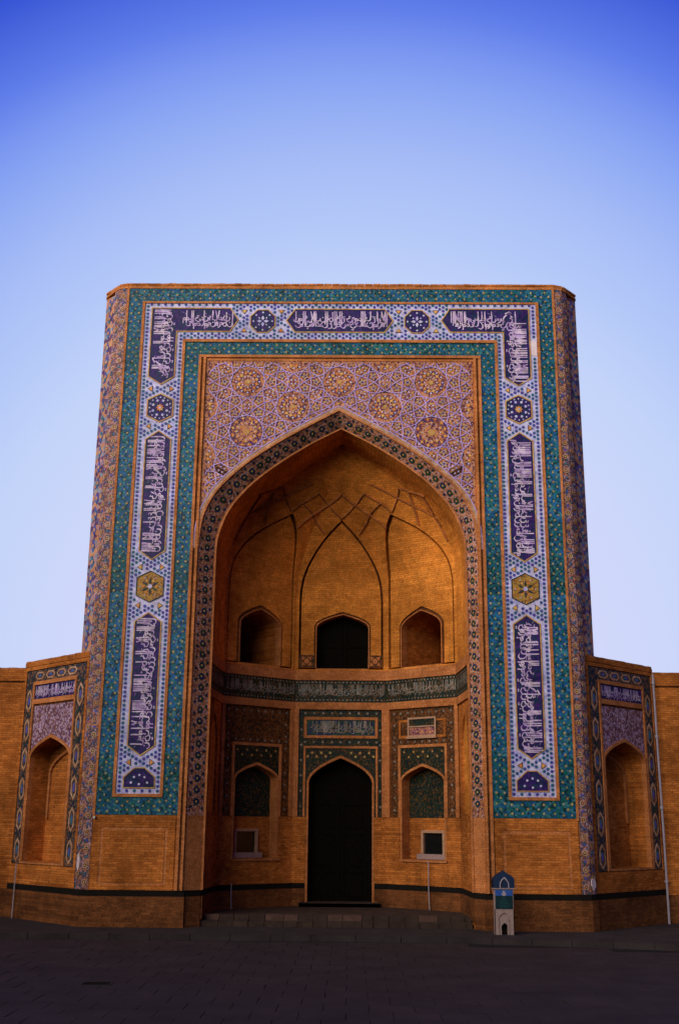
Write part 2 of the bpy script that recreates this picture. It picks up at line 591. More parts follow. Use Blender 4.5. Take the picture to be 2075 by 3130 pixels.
# every letter: (advance, strokes, dots); x runs to the LEFT from 0, letters stand on y = 0, tall stems reach 1
GL = {
    'alif': (0.10, [[(0.0, 1.0), (-0.012, 0.6), (0.0, 0.02)]], []),
    'lam': (0.26, [[(0.0, 1.0), (-0.01, 0.3), (0.02, 0.1), (0.10, 0.03), (0.2, 0.05), (0.26, 0.12)]], []),
    'lamalif': (0.24, [[(0.0, 1.0), (0.10, 0.3), (0.2, 0.03), (0.08, 0.02), (0.06, 0.2), (0.22, 0.98)]], []),
    'kaf': (0.42, [[(-0.12, 0.98), (0.16, 0.62), (0.06, 0.48), (0.2, 0.30), (0.32, 0.06), (0.12, 0.02), (0.42, 0.04)]], []),
    'ba': (0.36, [[(0.0, 0.2), (0.04, 0.06), (0.16, 0.0), (0.3, 0.05), (0.36, 0.2)]], [(0.18, -0.12)]),
    'nun': (0.32, [[(0.0, 0.22)] + arc(0.15, 0.1, 0.16, 170, 360, 6)], [(0.15, 0.24)]),
    'ya': (0.40, [[(0.0, 0.28), (0.12, 0.34), (0.1, 0.2), (0.26, 0.14), (0.24, 0.0), (0.08, -0.08), (-0.08, 0.0)]], [(0.08, -0.2), (0.16, -0.2)]),
    'ra': (0.18, [[(0.0, 0.2), (0.04, 0.06), (0.12, -0.06), (0.22, -0.1)]], []),
    'waw': (0.22, [arc(0.06, 0.17, 0.07, 0, 360, 8) + [(0.12, 0.1), (0.14, -0.02), (0.26, -0.1)]], []),
    'mim': (0.22, [arc(0.07, 0.1, 0.075, -30, 300, 8) + [(0.2, 0.02)], [(0.14, 0.06), (0.16, -0.2)]], []),
    'sin': (0.46, [[(0.0, 0.2), (0.02, 0.06), (0.07, 0.05), (0.08, 0.2), (0.1, 0.06), (0.16, 0.05), (0.17, 0.22), (0.2, 0.04)] + arc(0.33, 0.06, 0.14, 190, 350, 6)], []),
    'ain': (0.3, [[(0.14, 0.34), (0.04, 0.36), (0.02, 0.24), (0.14, 0.22), (0.0, 0.12), (0.02, -0.06), (0.16, -0.12), (0.3, -0.04)]], []),
    'ha': (0.24, [arc(0.08, 0.12, 0.09, 60, 420, 9) + [(0.24, 0.04)]], []),
    'fa': (0.34, [arc(0.06, 0.24, 0.06, 0, 360, 7) + [(0.1, 0.12), (0.06, 0.04), (0.2, 0.0), (0.34, 0.1)]], [(0.06, 0.42)]),
    'hah': (0.34, [[(0.0, 0.3), (0.22, 0.34), (0.06, 0.18), (0.04, -0.04), (0.18, -0.14), (0.34, -0.06)]], []),
    'dal': (0.2, [[(0.0, 0.3), (0.1, 0.14), (0.06, 0.03), (0.2, 0.02)]], []),
    'ta': (0.34, [[(0.08, 0.9), (0.07, 0.1)], arc(0.16, 0.1, 0.12, 0, 360, 8)], []),
}
TEXT = ('alif lam lam ha alif lam alif lam ha alif lamalif ha waw alif lam hah ya alif lam fa ya waw mim lamalif ta alif hah dal ha sin nun ta waw lamalif nun waw mim '
        'lam ha mim alif fa ya alif lam sin mim waw alif ta waw mim alif fa ya alif lamalif ra dal mim nun dal alif alif lam dal ya sin fa ain ain nun dal ha alif lamalif '
        'ba alif dal nun ha ya ain lam mim mim alif ba ya nun alif ya dal ya ha mim waw mim alif hah lam fa ha mim waw lamalif ya hah ya ta waw nun ba sin ya alif '
        'mim nun ain lam mim ha alif lamalif ba mim alif sin alif waw sin ain kaf ra sin ya ha alif lam sin mim waw alif ta waw alif lamalif ra dal').split()


STROKE = [0]


def ribbon(mb, pts, w, mp, d, mat):
    STROKE[0] += 1
    d = d + 0.0005 * (STROKE[0] % 23)          # strokes cross over and under, never in one plane
    P = [Vector(p) for p in pts]
    n = len(P)
    L, Rr = [], []
    for i in range(n):
        t = P[min(i + 1, n - 1)] - P[max(i - 1, 0)]
        if t.length < 1e-6:
            t = Vector((1, 0))
        t.normalize()
        nb = Vector((-t.y, t.x))
        k = 0.4 + 0.8 * abs(nb.x * 0.85 + nb.y * 0.5)
        if i in (0, n - 1):
            k *= 0.75
        L.append(P[i] + nb * w * 0.5 * k)
        Rr.append(P[i] - nb * w * 0.5 * k)
    i0 = len(mb.v)
    for a, b in zip(L, Rr):
        mb.v.append(tuple(mp(a.x, a.y, d)))
        mb.v.append(tuple(mp(b.x, b.y, d)))
    k = mb.mi(mat)
    for i in range(n - 1):
        mb.f.append((i0 + 2 * i, i0 + 2 * i + 1, i0 + 2 * i + 3, i0 + 2 * i + 2))
        mb.m.append(k)


def inscription(mb, length, height, mp, d, mat, start=0, w=None, rows=2):
    """letters run from t = 0 to t = length; mp(t, h, d) with h the height of the line"""
    rnd = random.Random(start * 7 + 3)
    w = w or height * 0.05
    sc = height * 0.72
    for row in range(rows):
        y0 = height * (0.2 + 0.27 * row)
        t = 0.03 * sc + (0.18 * sc if row else 0)
        i = start + row * 41
        while True:
            if row == 0 and rnd.random() < 0.5 and t < length - 0.12 * height:
                for kk in range(rnd.choice((1, 1, 2, 3))):
                    xx = t + kk * 0.085 * height
                    if xx < length - 0.04:
                        ribbon(mb, [(xx, 0.95 * height), (xx - 0.006, 0.6 * height), (xx + 0.004, rnd.uniform(0.22, 0.42) * height)], w * 0.95, mp, d, mat)
            g = TEXT[i % len(TEXT)]
            adv, st, dots = GL[g]
            if t + adv * sc * 1.05 > length - 0.02:
                break
            tall = g in ('alif', 'lam', 'lamalif', 'ta', 'kaf')
            if row and tall and rnd.random() < 0.35:
                i += 1
                continue
            for s in st:
                q = []
                for x, y in s:
                    if y > 0.4:
                        yy = y0 + (height * 0.95 - y0) * (0.4 * sc / (height * 0.95 - y0) + (y - 0.4) / 0.6 * (1 - 0.4 * sc / (height * 0.95 - y0)))
                    else:
                        yy = y0 + y * sc
                    q.append((t + x * sc, min(max(yy, 0.03 * height), 0.97 * height)))
                ribbon(mb, q, w, mp, d, mat)
            for dx, dy in dots:
                c = (t + dx * sc, min(max(y0 + dy * sc, 0.05 * height), 0.95 * height))
                e = w * 0.7
                dd = d + 0.0125
                mb.poly([mp(c[0] + e, c[1], dd), mp(c[0], c[1] + e, dd), mp(c[0] - e, c[1], dd), mp(c[0], c[1] - e, dd)], mat)
            if rnd.random() < 0.22:
                c = (t + 0.1 * sc, height * rnd.uniform(0.55, 0.85))
                ribbon(mb, [c, (c[0] + 0.16 * sc, c[1] + 0.08 * sc)], w * 0.6, mp, d, mat)
            t += adv * sc * 0.93
            i += 1

# ================================================================== the setting: plaza, platform, steps
PLAZA_Z = -0.12
mb = MB()
mb.poly([(-300, -300, PLAZA_Z - 0.03), (300, -300, PLAZA_Z - 0.03), (300, 300, PLAZA_Z - 0.03), (-300, 300, PLAZA_Z - 0.03)], 'joint_sand')
plaza = tag(mb.build('plaza'), kind='structure')
KERB = [(-40, -2.3), (-20, -2.2), (-7, -2.0), (-0.6, -1.75), (4.2, -2.05), (8.2, -3.0), (14, -4.6), (40, -12.0)]


def kerb_y(x):
    for (xa, ya), (xb, yb) in zip(KERB, KERB[1:]):
        if xa <= x <= xb:
            return ya + (yb - ya) * (x - xa) / (xb - xa)
    return KERB[-1][1]


# paving slabs: courses of stone with open joints
rs = random.Random(4)
SL = 0.78
slab_t = MB()
hs = SL / 2 - 0.006
slab_t.prism([(-hs, -hs), (hs, -hs), (hs, hs), (-hs, hs)], LOC, 0.0, 0.022, 'slab_stone')
bev = 0.012
slab_t.f = [f for f in slab_t.f]
sp_ = []
for j in range(24):
    yc = -2.2 - SL * (j + 0.5)
    for i in range(-18, 19):
        xc = (i + 0.5 * (j % 2)) * SL
        if yc + SL * 0.52 > kerb_y(xc) - 0.16:
            continue
        dist = yc - EYE.y
        if dist < 12 or abs(xc - 0.1) > dist * 0.34 + 1.2:
            continue
        c = rs.uniform(-0.012, 0.012)
        M = Matrix.Translation((xc, yc, PLAZA_Z - 0.028 + rs.uniform(-0.003, 0.004))) @ Matrix.Rotation(c * 0.7, 4, 'Z') @ Matrix.Rotation(rs.uniform(-0.004, 0.004), 4, 'X')
        sp_.append(M)
pieces('paving_slab', plaza, slab_t, sp_)

mb = MB()
pts = [(x, y + 0.16) for x, y in KERB] + [(40, 9), (-40, 9)]
mb.prism(pts, LOC, PLAZA_Z - 0.03, 0.0, 'kerb_stone')
platform = tag(mb.build('platform'), kind='structure')
# kerb stones along the platform's edge
for (xa, ya), (xb, yb) in zip(KERB, KERB[1:]):
    L = math.hypot(xb - xa, yb - ya)
    k = max(1, round(L / 1.1))
    for i in range(k):
        x0, x1 = xa + (xb - xa) * i / k, xa + (xb - xa) * (i + 1) / k
        if x1 < -12 or x0 > 12:
            continue
        y0, y1 = kerb_y(x0), kerb_y(x1)
        g = 0.008
        z1 = 0.006 + rs.uniform(-0.006, 0.012)
        m2 = MB()
        m2.prism([(x0 + g, y0), (x1 - g, y1), (x1 - g, y1 + 0.18), (x0 + g, y0 + 0.18)], LOC, PLAZA_Z - 0.03, z1, 'kerb_stone')
        m2.build('kerb_stone', platform)
# two low steps into the iwan, the upper edge laid with worn blocks
mb = MB()
mb.box(-3.9, 3.95, 0.52, 5.4, 0.0, 0.15, 'step_stone')
mb.box(-3.9, 3.95, 0.86, 5.4, 0.15, 0.29, 'step_stone')
steps = tag(mb.build('entrance_steps'), kind='structure')
x = -3.85
while x < 3.75:
    w = rs.uniform(0.32, 0.6)
    x1 = min(x + w, 3.85)
    m2 = MB()
    mt = 'step_block' if rs.random() < 0.25 else 'step_stone'
    m2.box(x + 0.01, x1 - 0.01, 0.82 + rs.uniform(-0.02, 0.02), 1.16, 0.152, 0.3 + rs.uniform(-0.006, 0.012), mt)
    m2.build('step_block', steps)
    m2 = MB()
    m2.box(x + 0.01, x1 - 0.01, 0.48 + rs.uniform(-0.015, 0.015), 0.8, 0.002, 0.155 + rs.uniform(-0.006, 0.008), 'step_stone')
    m2.build('step_block', steps)
    x = x1

# ================================================================== the portal
portal = thing('mosque_portal', 'tall brick mosque portal covered in blue mosaic, with a deep pointed arch', 'portal', (0, 0, 0))
CX = 0.08                         # the niche is a hand's breadth off the axis
OUT = [(4.30, 10.4), (4.29, 11.2), (4.2, 12.0), (3.92, 12.68), (3.45, 13.27), (2.75, 13.9), (1.85, 14.52), (0.95, 15.05), (0, 15.57)]
INN = [(3.93, 10.1), (3.93, 10.9), (3.88, 11.55), (3.62, 12.3), (3.2, 12.9), (2.6, 13.5), (1.8, 14.1), (0.95, 14.64), (0, 15.14)]
half_o = [(p.x, p.y) for p in catmull(OUT, 5)]
half_i = [(p.x, p.y) for p in catmull(INN, 5)]
full_o = [(4.30, 0.0)] + half_o + [(-a, b) for a, b in reversed(half_o[:-1])] + [(-4.30, 0.0)]

# --- brick mass
mb = MB()
outline = [(-7, 0)] + list(reversed(full_o)) + [(7, 0), (7, 19.86), (-7, 19.86)]
relief(mb, [(outline, 0.0, 'brick')], FR)
PLAN_L = [(-7.0, 0.0), (-7.27, 0.05), (-7.46, 0.23), (-7.44, 0.33), (-7.50, 0.40), (-7.87, 0.77)]
BACK = 8.6
for s in (-1, 1):
    path = [(x if s < 0 else -x, y) for x, y in PLAN_L] + [((-7.87 if s < 0 else 7.87), BACK)]
    mb.grid([[(x, y, 0.0) for x, y in path], [(x, y, 19.86) for x, y in path]], 'brick')
top = [(x, y) for x, y in PLAN_L] + [(-7.87, BACK), (7.87, BACK)] + [(-x, y) for x, y in reversed(PLAN_L)]
mb.poly([(x, y, 19.86) for x, y in top], 'brick')
mb.poly([(-7.87, BACK, 0), (7.87, BACK, 0), (7.87, BACK, 19.86), (-7.87, BACK, 19.86)], 'brick')
mb.build('brick_mass', portal)

# --- cornice along the top
mb = MB()
def offset_plan(e):
    L = [(-7.02, -e), (-7.30, 0.05 - e * 0.8), (-7.48 - e * 0.3, 0.22 - e * 0.3), (-7.875 - e, 0.765 - e * 0.4), (-7.875 - e, BACK + e)]
    return L + [(-x, y) for x, y in reversed(L)]
mb.prism(offset_plan(0.025), LOC, 19.862, 19.94, 'brick_trim', True)
mb.prism(offset_plan(0.01), LOC, 19.94, 19.985, 'brick', True)
cornice = mb.build('cornice', portal)
rc = random.Random(21)


def coping(parent, a, b, z, n, name='coping_brick', deep=0.5, h=0.065):
    """a row of loose-laid bricks along the edge from a to b, facing n"""
    a, b, n = Vector(a), Vector(b), Vector(n)
    L = (b - a).length
    t = (b - a) / L
    k = max(1, round(L / 0.27))
    for i in range(k):
        m_ = MB()
        w = L / k
        o = a + t * (w * (i + 0.5))
        hh = h + rc.uniform(-0.007, 0.006)
        e = rc.uniform(-0.006, 0.01)
        tw = rc.uniform(-0.008, 0.008)
        P = []
        for u, v in ((-w / 2 + 0.006, -deep), (w / 2 - 0.006, -deep), (w / 2 - 0.006, e + tw), (-w / 2 + 0.006, e - tw)):
            q = o + t * u + n * v
            P.append((q.x, q.y))
        m_.prism(P, LOC, z, z + hh, 'brick' if rc.random() < 0.7 else 'brick_trim')
        m_.build(name, parent)


for A_, B_, n_ in (((-7.02, -0.02, 0), (7.02, -0.02, 0), (0, -1, 0)), ((-7.32, 0.08, 0), (-7.02, -0.02, 0), (-.3, -.95, 0)), ((7.02, -0.02, 0), (7.32, 0.08, 0), (.3, -.95, 0)),
                   ((-7.9, 0.73, 0), (-7.36, 0.13, 0), (-.74, -.67, 0)), ((7.36, 0.13, 0), (7.9, 0.73, 0), (.74, -.67, 0))):
    coping(cornice, A_, B_, 19.987, n_, deep=0.3)

# --- base course, dark damp course, dado panels
for s in (-1, 1):
    mb = MB()
    a, b = sorted((s * 4.26, s * 7.0))
    mb.rect(FR, a, b, 0.0, 0.83, 0.0, 0.055, 'brick_base')
    mb.prism([(s * 7.0, -0.055), (s * 7.3, 0.0), (s * 7.52, 0.2), (s * 7.56, 0.36), (s * 7.4, 0.5), (s * 7.0, 0.3)], LOC, 0.0, 0.83, 'brick_base', True)
    mb.build('base_course', portal)
for s in (-1, 1):
    mb = MB()
    a, b = sorted((s * 4.27, s * 7.0))
    mb.rect(FR, a, b, 0.83, 1.0, 0.0, 0.014, 'dark_course')
    mb.prism([(s * 7.0, -0.014), (s * 7.285, 0.035), (s * 7.475, 0.215), (s * 7.5, 0.37), (s * 7.3, 0.4), (s * 7.0, 0.2)], LOC, 0.832, 0.998, 'dark_course', True)
    mb.build('damp_course', portal)
for s in (-1, 1):
    mb = MB()
    a, b = sorted((s * 4.60, s * 6.98))
    relief(mb, [([(a, 1.0), (b, 1.0), (b, 3.06), (a, 3.06)], 0.03, 'brick'), ([(a + .22, 1.14), (b - .22, 1.14), (b - .22, 2.72), (a + .22, 2.72)], 0.018, 'brick_trim'),
                ([(a + .3, 1.2), (b - .3, 1.2), (b - .3, 2.64), (a + .3, 2.64)], 0.034, 'brick')], FR)
    mb.build('dado_panel', portal)

# --- corner columns with rosettes, outer strips
ros_t = MB()
ring(ros_t, 0.085, 0.05, 0.012, 'tan_tile', 10)
ros_t.prism(ngon(8, 0.05), LOC, 0, 0.008, 'ring_tile')
ros_t.prism(ngon(6, 0.026), LOC, 0, 0.016, 'orange_tile')
col_places = []
flower_t = MB()
flower_t.prism(star(6, 0.06, 0.03), LOC, 0, 0.01, 'hex_blue')
fl_places = []
side_places = []
side_t = MB()
side_t.prism(ngon(4, 0.2, 0, 0.55, 1.0), LOC, 0, 0.012, 'hex_blue')
side_t.prism(ngon(6, 0.07), LOC, 0, 0.02, 'tan_tile')
for s in (-1, 1):
    mb = MB()
    f = lambda L: [(x if s < 0 else -x, y) for x, y in L]
    p1, p2, p3 = f([(-7.02, -0.012), (-7.275, 0.036), (-7.474, 0.222)])
    mb.grid([[(p1[0], p1[1], 1.0), (p2[0], p2[1], 1.0), (p3[0], p3[1], 1.0)], [(p1[0], p1[1], 19.85), (p2[0], p2[1], 19.85), (p3[0], p3[1], 19.85)]], 'column_mosaic')
    # brick fillet between column and teal band
    mb.rect(FR, min(s * 6.95, s * 7.02), max(s * 6.95, s * 7.02), 3.0, 19.85, 0.0, 0.045, 'brick_trim')
    col = mb.build('corner_column', portal)
    q1, q2 = f([(-7.515, 0.388), (-7.872, 0.745)])
    mb = MB()
    mb.grid([[(q1[0], q1[1], 7.72), (q2[0], q2[1], 7.72)], [(q1[0], q1[1], 19.8), (q2[0], q2[1], 19.8)]], 'side_mosaic')
    strip = mb.build('side_strip', portal)
    for (a, b), off in (((p1, p2), 0.0), ((p2, p3), 0.23)):
        c = Vector(((a[0] + b[0]) / 2, (a[1] + b[1]) / 2, 0))
        t = Vector((b[0] - a[0], b[1] - a[1], 0)).normalized()
        if s < 0:
            t = -t
        n = t.cross(Vector((0, 0, 1)))
        z = 1.2 + off
        while z < 19.75:
            col_places.append(frame_matrix(c + Vector((0, 0, z)) + n * 0.003, t, VV, n))
            fl_places.append(frame_matrix(c + Vector((0, 0, z + 0.23)) + n * 0.003, t, VV, n, 0.9))
            z += 0.46
    c = Vector(((q1[0] + q2[0]) / 2, (q1[1] + q2[1]) / 2, 0))
    t = Vector((q2[0] - q1[0], q2[1] - q1[1], 0)).normalized()
    if s < 0:
        t = -t
    n = t.cross(Vector((0, 0, 1)))
    z = 8.1
    while z < 19.6:
        side_places.append(frame_matrix(c + Vector((0, 0, z)) + n * 0.003, t, VV, n))
        z += 0.52
pieces('column_rosette', portal, ros_t, col_places)
pieces('column_flower', portal, flower_t, fl_places)
pieces('lozenge_tile', portal, side_t, side_places)

# --- teal bands with gold stars
mb = MB()
TB = []
for s in (-1, 1):
    TB += [(s * 6.72, 0.23, 3.07, 19.85, 'v'), (s * 4.79, 0.23, 3.07, 17.94, 'v')]
    for a, b in ((6.49, 6.95), (4.56, 5.02)):
        mb.rect(FR, min(s * a, s * b), max(s * a, s * b), 3.07, 19.85 if a > 6 else 17.94, 0.0, 0.02, 'teal_mosaic')
    mb.rect(FR, min(s * 5.02, s * 6.49), max(s * 5.02, s * 6.49), 3.07, 3.57, 0.0, 0.02, 'teal_mosaic')
mb.rect(FR, -6.49, 6.49, 19.39, 19.85, 0.0, 0.02, 'teal_mosaic')
mb.rect(FR, -4.56, 4.56, 17.49, 17.94, 0.0, 0.02, 'teal_mosaic')
teal = mb.build('teal_mosaic_band', portal)
star_t = tmpl_prism(star(6, 0.046, 0.022, 0.3), 0.012, 'pale_gold_tile')
places = []
rs = random.Random(9)


def add_star(u, v):
    places.append(at_front(u + rs.uniform(-.008, .008), v + rs.uniform(-.008, .008), 0.02, rs.uniform(0.8, 1.15), rs.uniform(0, 6)))


for cu, hw, za, zb, _ in TB:
    z, k = za + 0.09, 0
    while z < zb - 0.05:
        for du in ((-0.12, 0.12) if k % 2 == 0 else (0.0,)):
            add_star(cu + du, z)
        z += 0.155
        k += 1
for z0, hx in ((19.62, 6.45), (17.715, 4.52)):
    u, k = -hx, 0
    while u < hx:
        for dv in ((-0.12, 0.12) if k % 2 == 0 else (0.0,)):
            add_star(u, z0 + dv)
        u += 0.155
        k += 1
for s in (-1, 1):
    u, k = 5.1, 0
    while u < 6.45:
        for dv in ((-0.12, 0.12) if k % 2 == 0 else (0.0,)):
            add_star(s * u, 3.32 + dv)
        u += 0.155
        k += 1
pieces('gold_star_tile', teal, star_t, places)

# --- brick fillets framing the bands
mb = MB()
T = 'brick_trim'
for s in (-1, 1):
    for a, b, z0, z1, d in ((6.40, 6.49, 3.57, 19.39, .055), (5.02, 5.11, 3.57, 17.94, .055), (4.47, 4.555, 1.0, 17.40, .06), (4.32, 4.40, 1.0, 17.40, .075)):
        mb.rect(FR, min(s * a, s * b), max(s * a, s * b), z0, z1, 0.0, d, T)
    mb.rect(FR, min(s * 5.11, s * 6.40), max(s * 5.11, s * 6.40), 3.57, 3.66, 0.0, .053, T)
    mb.rect(FR, min(s * 4.40, s * 4.47), max(s * 4.40, s * 4.47), 1.0, 17.40, 0.0, .012, 'brick_base')
mb.rect(FR, -6.40, 6.40, 19.32, 19.39, 0.0, .053, T)
mb.rect(FR, -5.11, 5.11, 17.94, 18.0, 0.0, .06, T)
mb.rect(FR, -5.11, 5.11, 18.0, 18.05, 0.0, .035, T)
mb.rect(FR, -4.555, 4.555, 17.40, 17.49, 0.0, .065, T)
mb.rect(FR, -4.32, 4.32, 17.29, 17.36, 0.0, .03, T)
mb.build('brick_fillet', portal)

# --- white honeycomb band
mb = MB()
for s in (-1, 1):
    mb.rect(FR, min(s * 5.11, s * 6.40), max(s * 5.11, s * 6.40), 3.66, 19.32, 0.0, 0.018, 'white_tile')
mb.rect(FR, -5.11, 5.11, 18.05, 19.32, 0.0, 0.018, 'white_tile')
white = mb.build('white_honeycomb_band', portal)


def shrink(poly, k):
    cx = sum(p[0] for p in poly) / len(poly)
    cy = sum(p[1] for p in poly) / len(poly)
    out = []
    for x, y in poly:
        dx, dy = x - cx, y - cy
        L = math.hypot(dx, dy)
        out.append((x - dx / L * k, y - dy / L * k))
    return out


def offset_poly(poly, e):
    n = len(poly)
    A = sum(poly[i][0] * poly[(i + 1) % n][1] - poly[(i + 1) % n][0] * poly[i][1] for i in range(n))
    sg = 1 if A > 0 else -1
    out = []
    for i in range(n):
        p0, p1, p2 = Vector(poly[i - 1]), Vector(poly[i]), Vector(poly[(i + 1) % n])
        a, b = (p1 - p0).normalized(), (p2 - p1).normalized()
        na, nb = Vector((a.y, -a.x)) * sg, Vector((b.y, -b.x)) * sg
        m = (na + nb)
        m = m / max(0.3, m.length_squared) * 2
        q = p1 + m * e
        out.append((q.x, q.y))
    return out


holes = []          # polygons that interrupt the honeycomb


def cartouche(poly, inner_mat='navy_tile', border='gold_tile', name='inscription_panel', bw=0.035):
    mb = MB()
    relief(mb, [(offset_poly(poly, bw), 0.042, border), (poly, 0.025, inner_mat)], FR)
    mb.prism(offset_poly(poly, bw), FR, 0.0, 0.022, border)
    o = mb.build(name, white)
    holes.append(offset_poly(poly, 0.085))
    return o


def hexa(u, v, hw, hh, tip):
    """upright cartouche with pointed ends"""
    return [(u - hw, v - hh + tip), (u, v - hh), (u + hw, v - hh + tip), (u + hw, v + hh - tip), (u, v + hh), (u - hw, v + hh - tip)]


V_PANELS = []
for s in (-1, 1):
    for z0, z1, st in ((10.68, 14.84, 5), (4.77, 8.98, 60)):
        o = cartouche(hexa(s * 5.73, (z0 + z1) / 2, 0.385, (z1 - z0) / 2, 0.27))
        m2 = MB()
        H = 0.73
        if s < 0:
            mp = lambda t, h, d, z1=z1: FR(-5.73 + H / 2 - h, z1 - 0.16 - t, d)
        else:
            mp = lambda t, h, d, z0=z0: FR(5.73 - H / 2 + h, z0 + 0.16 + t, d)
        inscription(m2, z1 - z0 - 0.3, H, mp, 0.034, 'letter_tile', st + (17 if s > 0 else 0), w=0.04)
        m2.build('inscription', white)
    # corner panel turning from the top band down the side
    L = [(s * 6.15, 19.13), (s * 3.6, 19.13), (s * 3.34, 18.73), (s * 3.6, 18.335), (s * 5.34, 18.335), (s * 5.34, 16.74), (s * 5.745, 16.48), (s * 6.15, 16.74)]
    if s > 0:
        L = L[::-1]
    o = cartouche(L)
    m2 = MB()
    if s < 0:
        inscription(m2, 1.72, 0.74, lambda t, h, d: FR(-3.5 - t, 18.36 + h, d), 0.034, 'letter_tile', 30, w=0.04)
        m2.build('inscription', white)
        m2 = MB()
        inscription(m2, 2.5, 0.74, lambda t, h, d: FR(-5.37 - h, 19.08 - t, d), 0.036, 'letter_tile', 77, w=0.04)
    else:
        inscription(m2, 2.2, 0.74, lambda t, h, d: FR(5.74 - t, 18.36 + h, d), 0.034, 'letter_tile', 90, w=0.04)
        m2.build('inscription', white)
        m2 = MB()
        inscription(m2, 2.15, 0.74, lambda t, h, d: FR(5.37 + h, 16.6 + t, d), 0.036, 'letter_tile', 12, w=0.04)
    m2.build('inscription', white)
o = cartouche([(-1.72, 18.715), (-1.45, 18.32), (1.45, 18.32), (1.72, 18.715), (1.45, 19.11), (-1.45, 19.11)])
m2 = MB()
inscription(m2, 3.1, 0.74, lambda t, h, d: FR(1.55 - t, 18.345 + h, d), 0.034, 'letter_tile', 55, w=0.04)
m2.build('inscription', white)

# medallions
dot_t = tmpl_prism(ngon(6, 0.045), 0.014, 'white_tile')
petal_t = tmpl_prism([(0.03, 0), (0.1, 0.055), (0.2, 0), (0.1, -0.055)], 0.014, 'white_tile')
ochre_petal_t = tmpl_prism([(0.05, 0), (0.14, 0.03), (0.26, 0.0), (0.14, -0.03)], 0.014, 'ring_tile')
core_t = tmpl_prism(star(8, 0.13, 0.08), 0.016, 'orange_tile')
core_w = tmpl_prism(ngon(8, 0.07), 0.018, 'white_tile')
dotP, petP, opP, coreP, corewP, triP2 = [], [], [], [], [], []
for s in (-1, 1):
    u = s * 5.73
    cartouche(hexa(u, 15.65, 0.39, 0.46, 0.2), 'navy_tile', 'gold_tile', 'medallion', 0.04)
    coreP.append(at_front(u, 15.65, 0.026))
    corewP.append(at_front(u, 15.65, 0.044, 0.55))
    for k in range(8):
        a = rad(22.5 + 45 * k)
        dotP.append(at_front(u + 0.24 * math.cos(a), 15.65 + 0.26 * math.sin(a), 0.026))
    for k in range(16):
        a = rad(22.5 * k)
        dotP.append(at_front(u + 0.34 * math.cos(a), 15.65 + 0.36 * math.sin(a), 0.026, 0.6))
    cartouche(hexa(u, 9.81, 0.4, 0.47, 0.2), 'ochre_tile', 'ring_tile', 'medallion', 0.025)
    corewP.append(at_front(u, 9.81, 0.026))
    for k in range(6):
        opP.append(at_front(u, 9.81, 0.026, 1.1, rad(60 * k + 30)))
        dotP.append(at_front(u + 0.31 * math.cos(rad(60 * k)), 9.81 + 0.31 * math.sin(rad(60 * k)), 0.026, 0.45))
        triP2.append(at_front(u + 0.2 * math.cos(rad(60 * k)), 9.81 + 0.2 * math.sin(rad(60 * k)), 0.026, 0.8, rad(60 * k)))
    # half medallion above the foot of the band
    P = [(u - 0.44, 3.84), (u + 0.44, 3.84), (u + 0.44, 4.12), (u + 0.14, 4.38), (u - 0.14, 4.38), (u - 0.44, 4.12)]
    cartouche(P, 'navy_tile', 'gold_tile', 'medallion', 0.03)
    for k in range(5):
        a = rad(10 + 40 * k)
        dotP.append(at_front(u + 0.24 * math.cos(a), 3.93 + 0.26 * math.sin(a), 0.026, 0.8))
    corewP.append(at_front(u, 3.93, 0.026, 0.5))
    # flower medallions in the top band
    u = s * 2.52
    cartouche([(u + x, 18.69 + y) for x, y in ngon(8, 0.42, rad(22.5))], 'navy_tile', 'gold_tile', 'medallion', 0.03)
    for k in range(4):
        petP.append(at_front(u, 18.69, 0.026, 1.0, rad(90 * k)))
    for k in range(4):
        dotP.append(at_front(u + 0.17 * math.cos(rad(45 + 90 * k)), 18.69 + 0.17 * math.sin(rad(45 + 90 * k)), 0.026, 0.6))
    for k in range(8):
        a = rad(45 * k)
        dotP.append(at_front(u + 0.31 * math.cos(a), 18.69 + 0.31 * math.sin(a), 0.026, 0.75))
tri_t = MB()
tri_t.prism([(-0.11, 0.06), (0.11, 0.06), (0.0, -0.1)], LOC, 0, 0.014, 'ring_tile')
tri_t.prism([(-0.075, 0.04), (0.075, 0.04), (0.0, -0.07)], LOC, 0, 0.02, 'orange_tile')
triP = []


def tri(u, v, rot):
    triP.append(at_front(u, v, 0.018, 1.0, rad(rot)))
    holes.append([(u + x * 0.17, v + y * 0.17) for x, y in ngon(6, 1.0)])


for s in (-1, 1):
    for z in (16.3, 15.02, 10.42, 9.22, 4.55):
        for q in (-1, 1):
            tri(s * 5.73 + q * 0.33, z, 90 * q)
    for u in (1.92, 3.13):
        tri(s * u, 19.04, 0)
        tri(s * u, 18.36, 180)
pieces('dot_tile', white, dot_t, dotP)
pieces('petal_tile', white, petal_t, petP)
pieces('dark_petal_tile', white, ochre_petal_t, opP)
pieces('star_tile', white, core_t, coreP)
pieces('small_star_tile', white, tmpl_prism(star(4, 0.07, 0.03), 0.014, 'orange_tile'), triP2)
pieces('core_tile', white, core_w, corewP)
pieces('triangle_tile', white, tri_t, triP)
# bare patch where tiles are lost
mb = MB()
mb.prism([(6.2, 17.52), (6.385, 17.5), (6.39, 18.0), (6.19, 18.02)], FR, 0.0, 0.03, 'plaster_patch')
mb.build('bare_patch', white)
holes.append([(6.1, 17.45), (6.4, 17.45), (6.4, 18.07), (6.1, 18.07)])

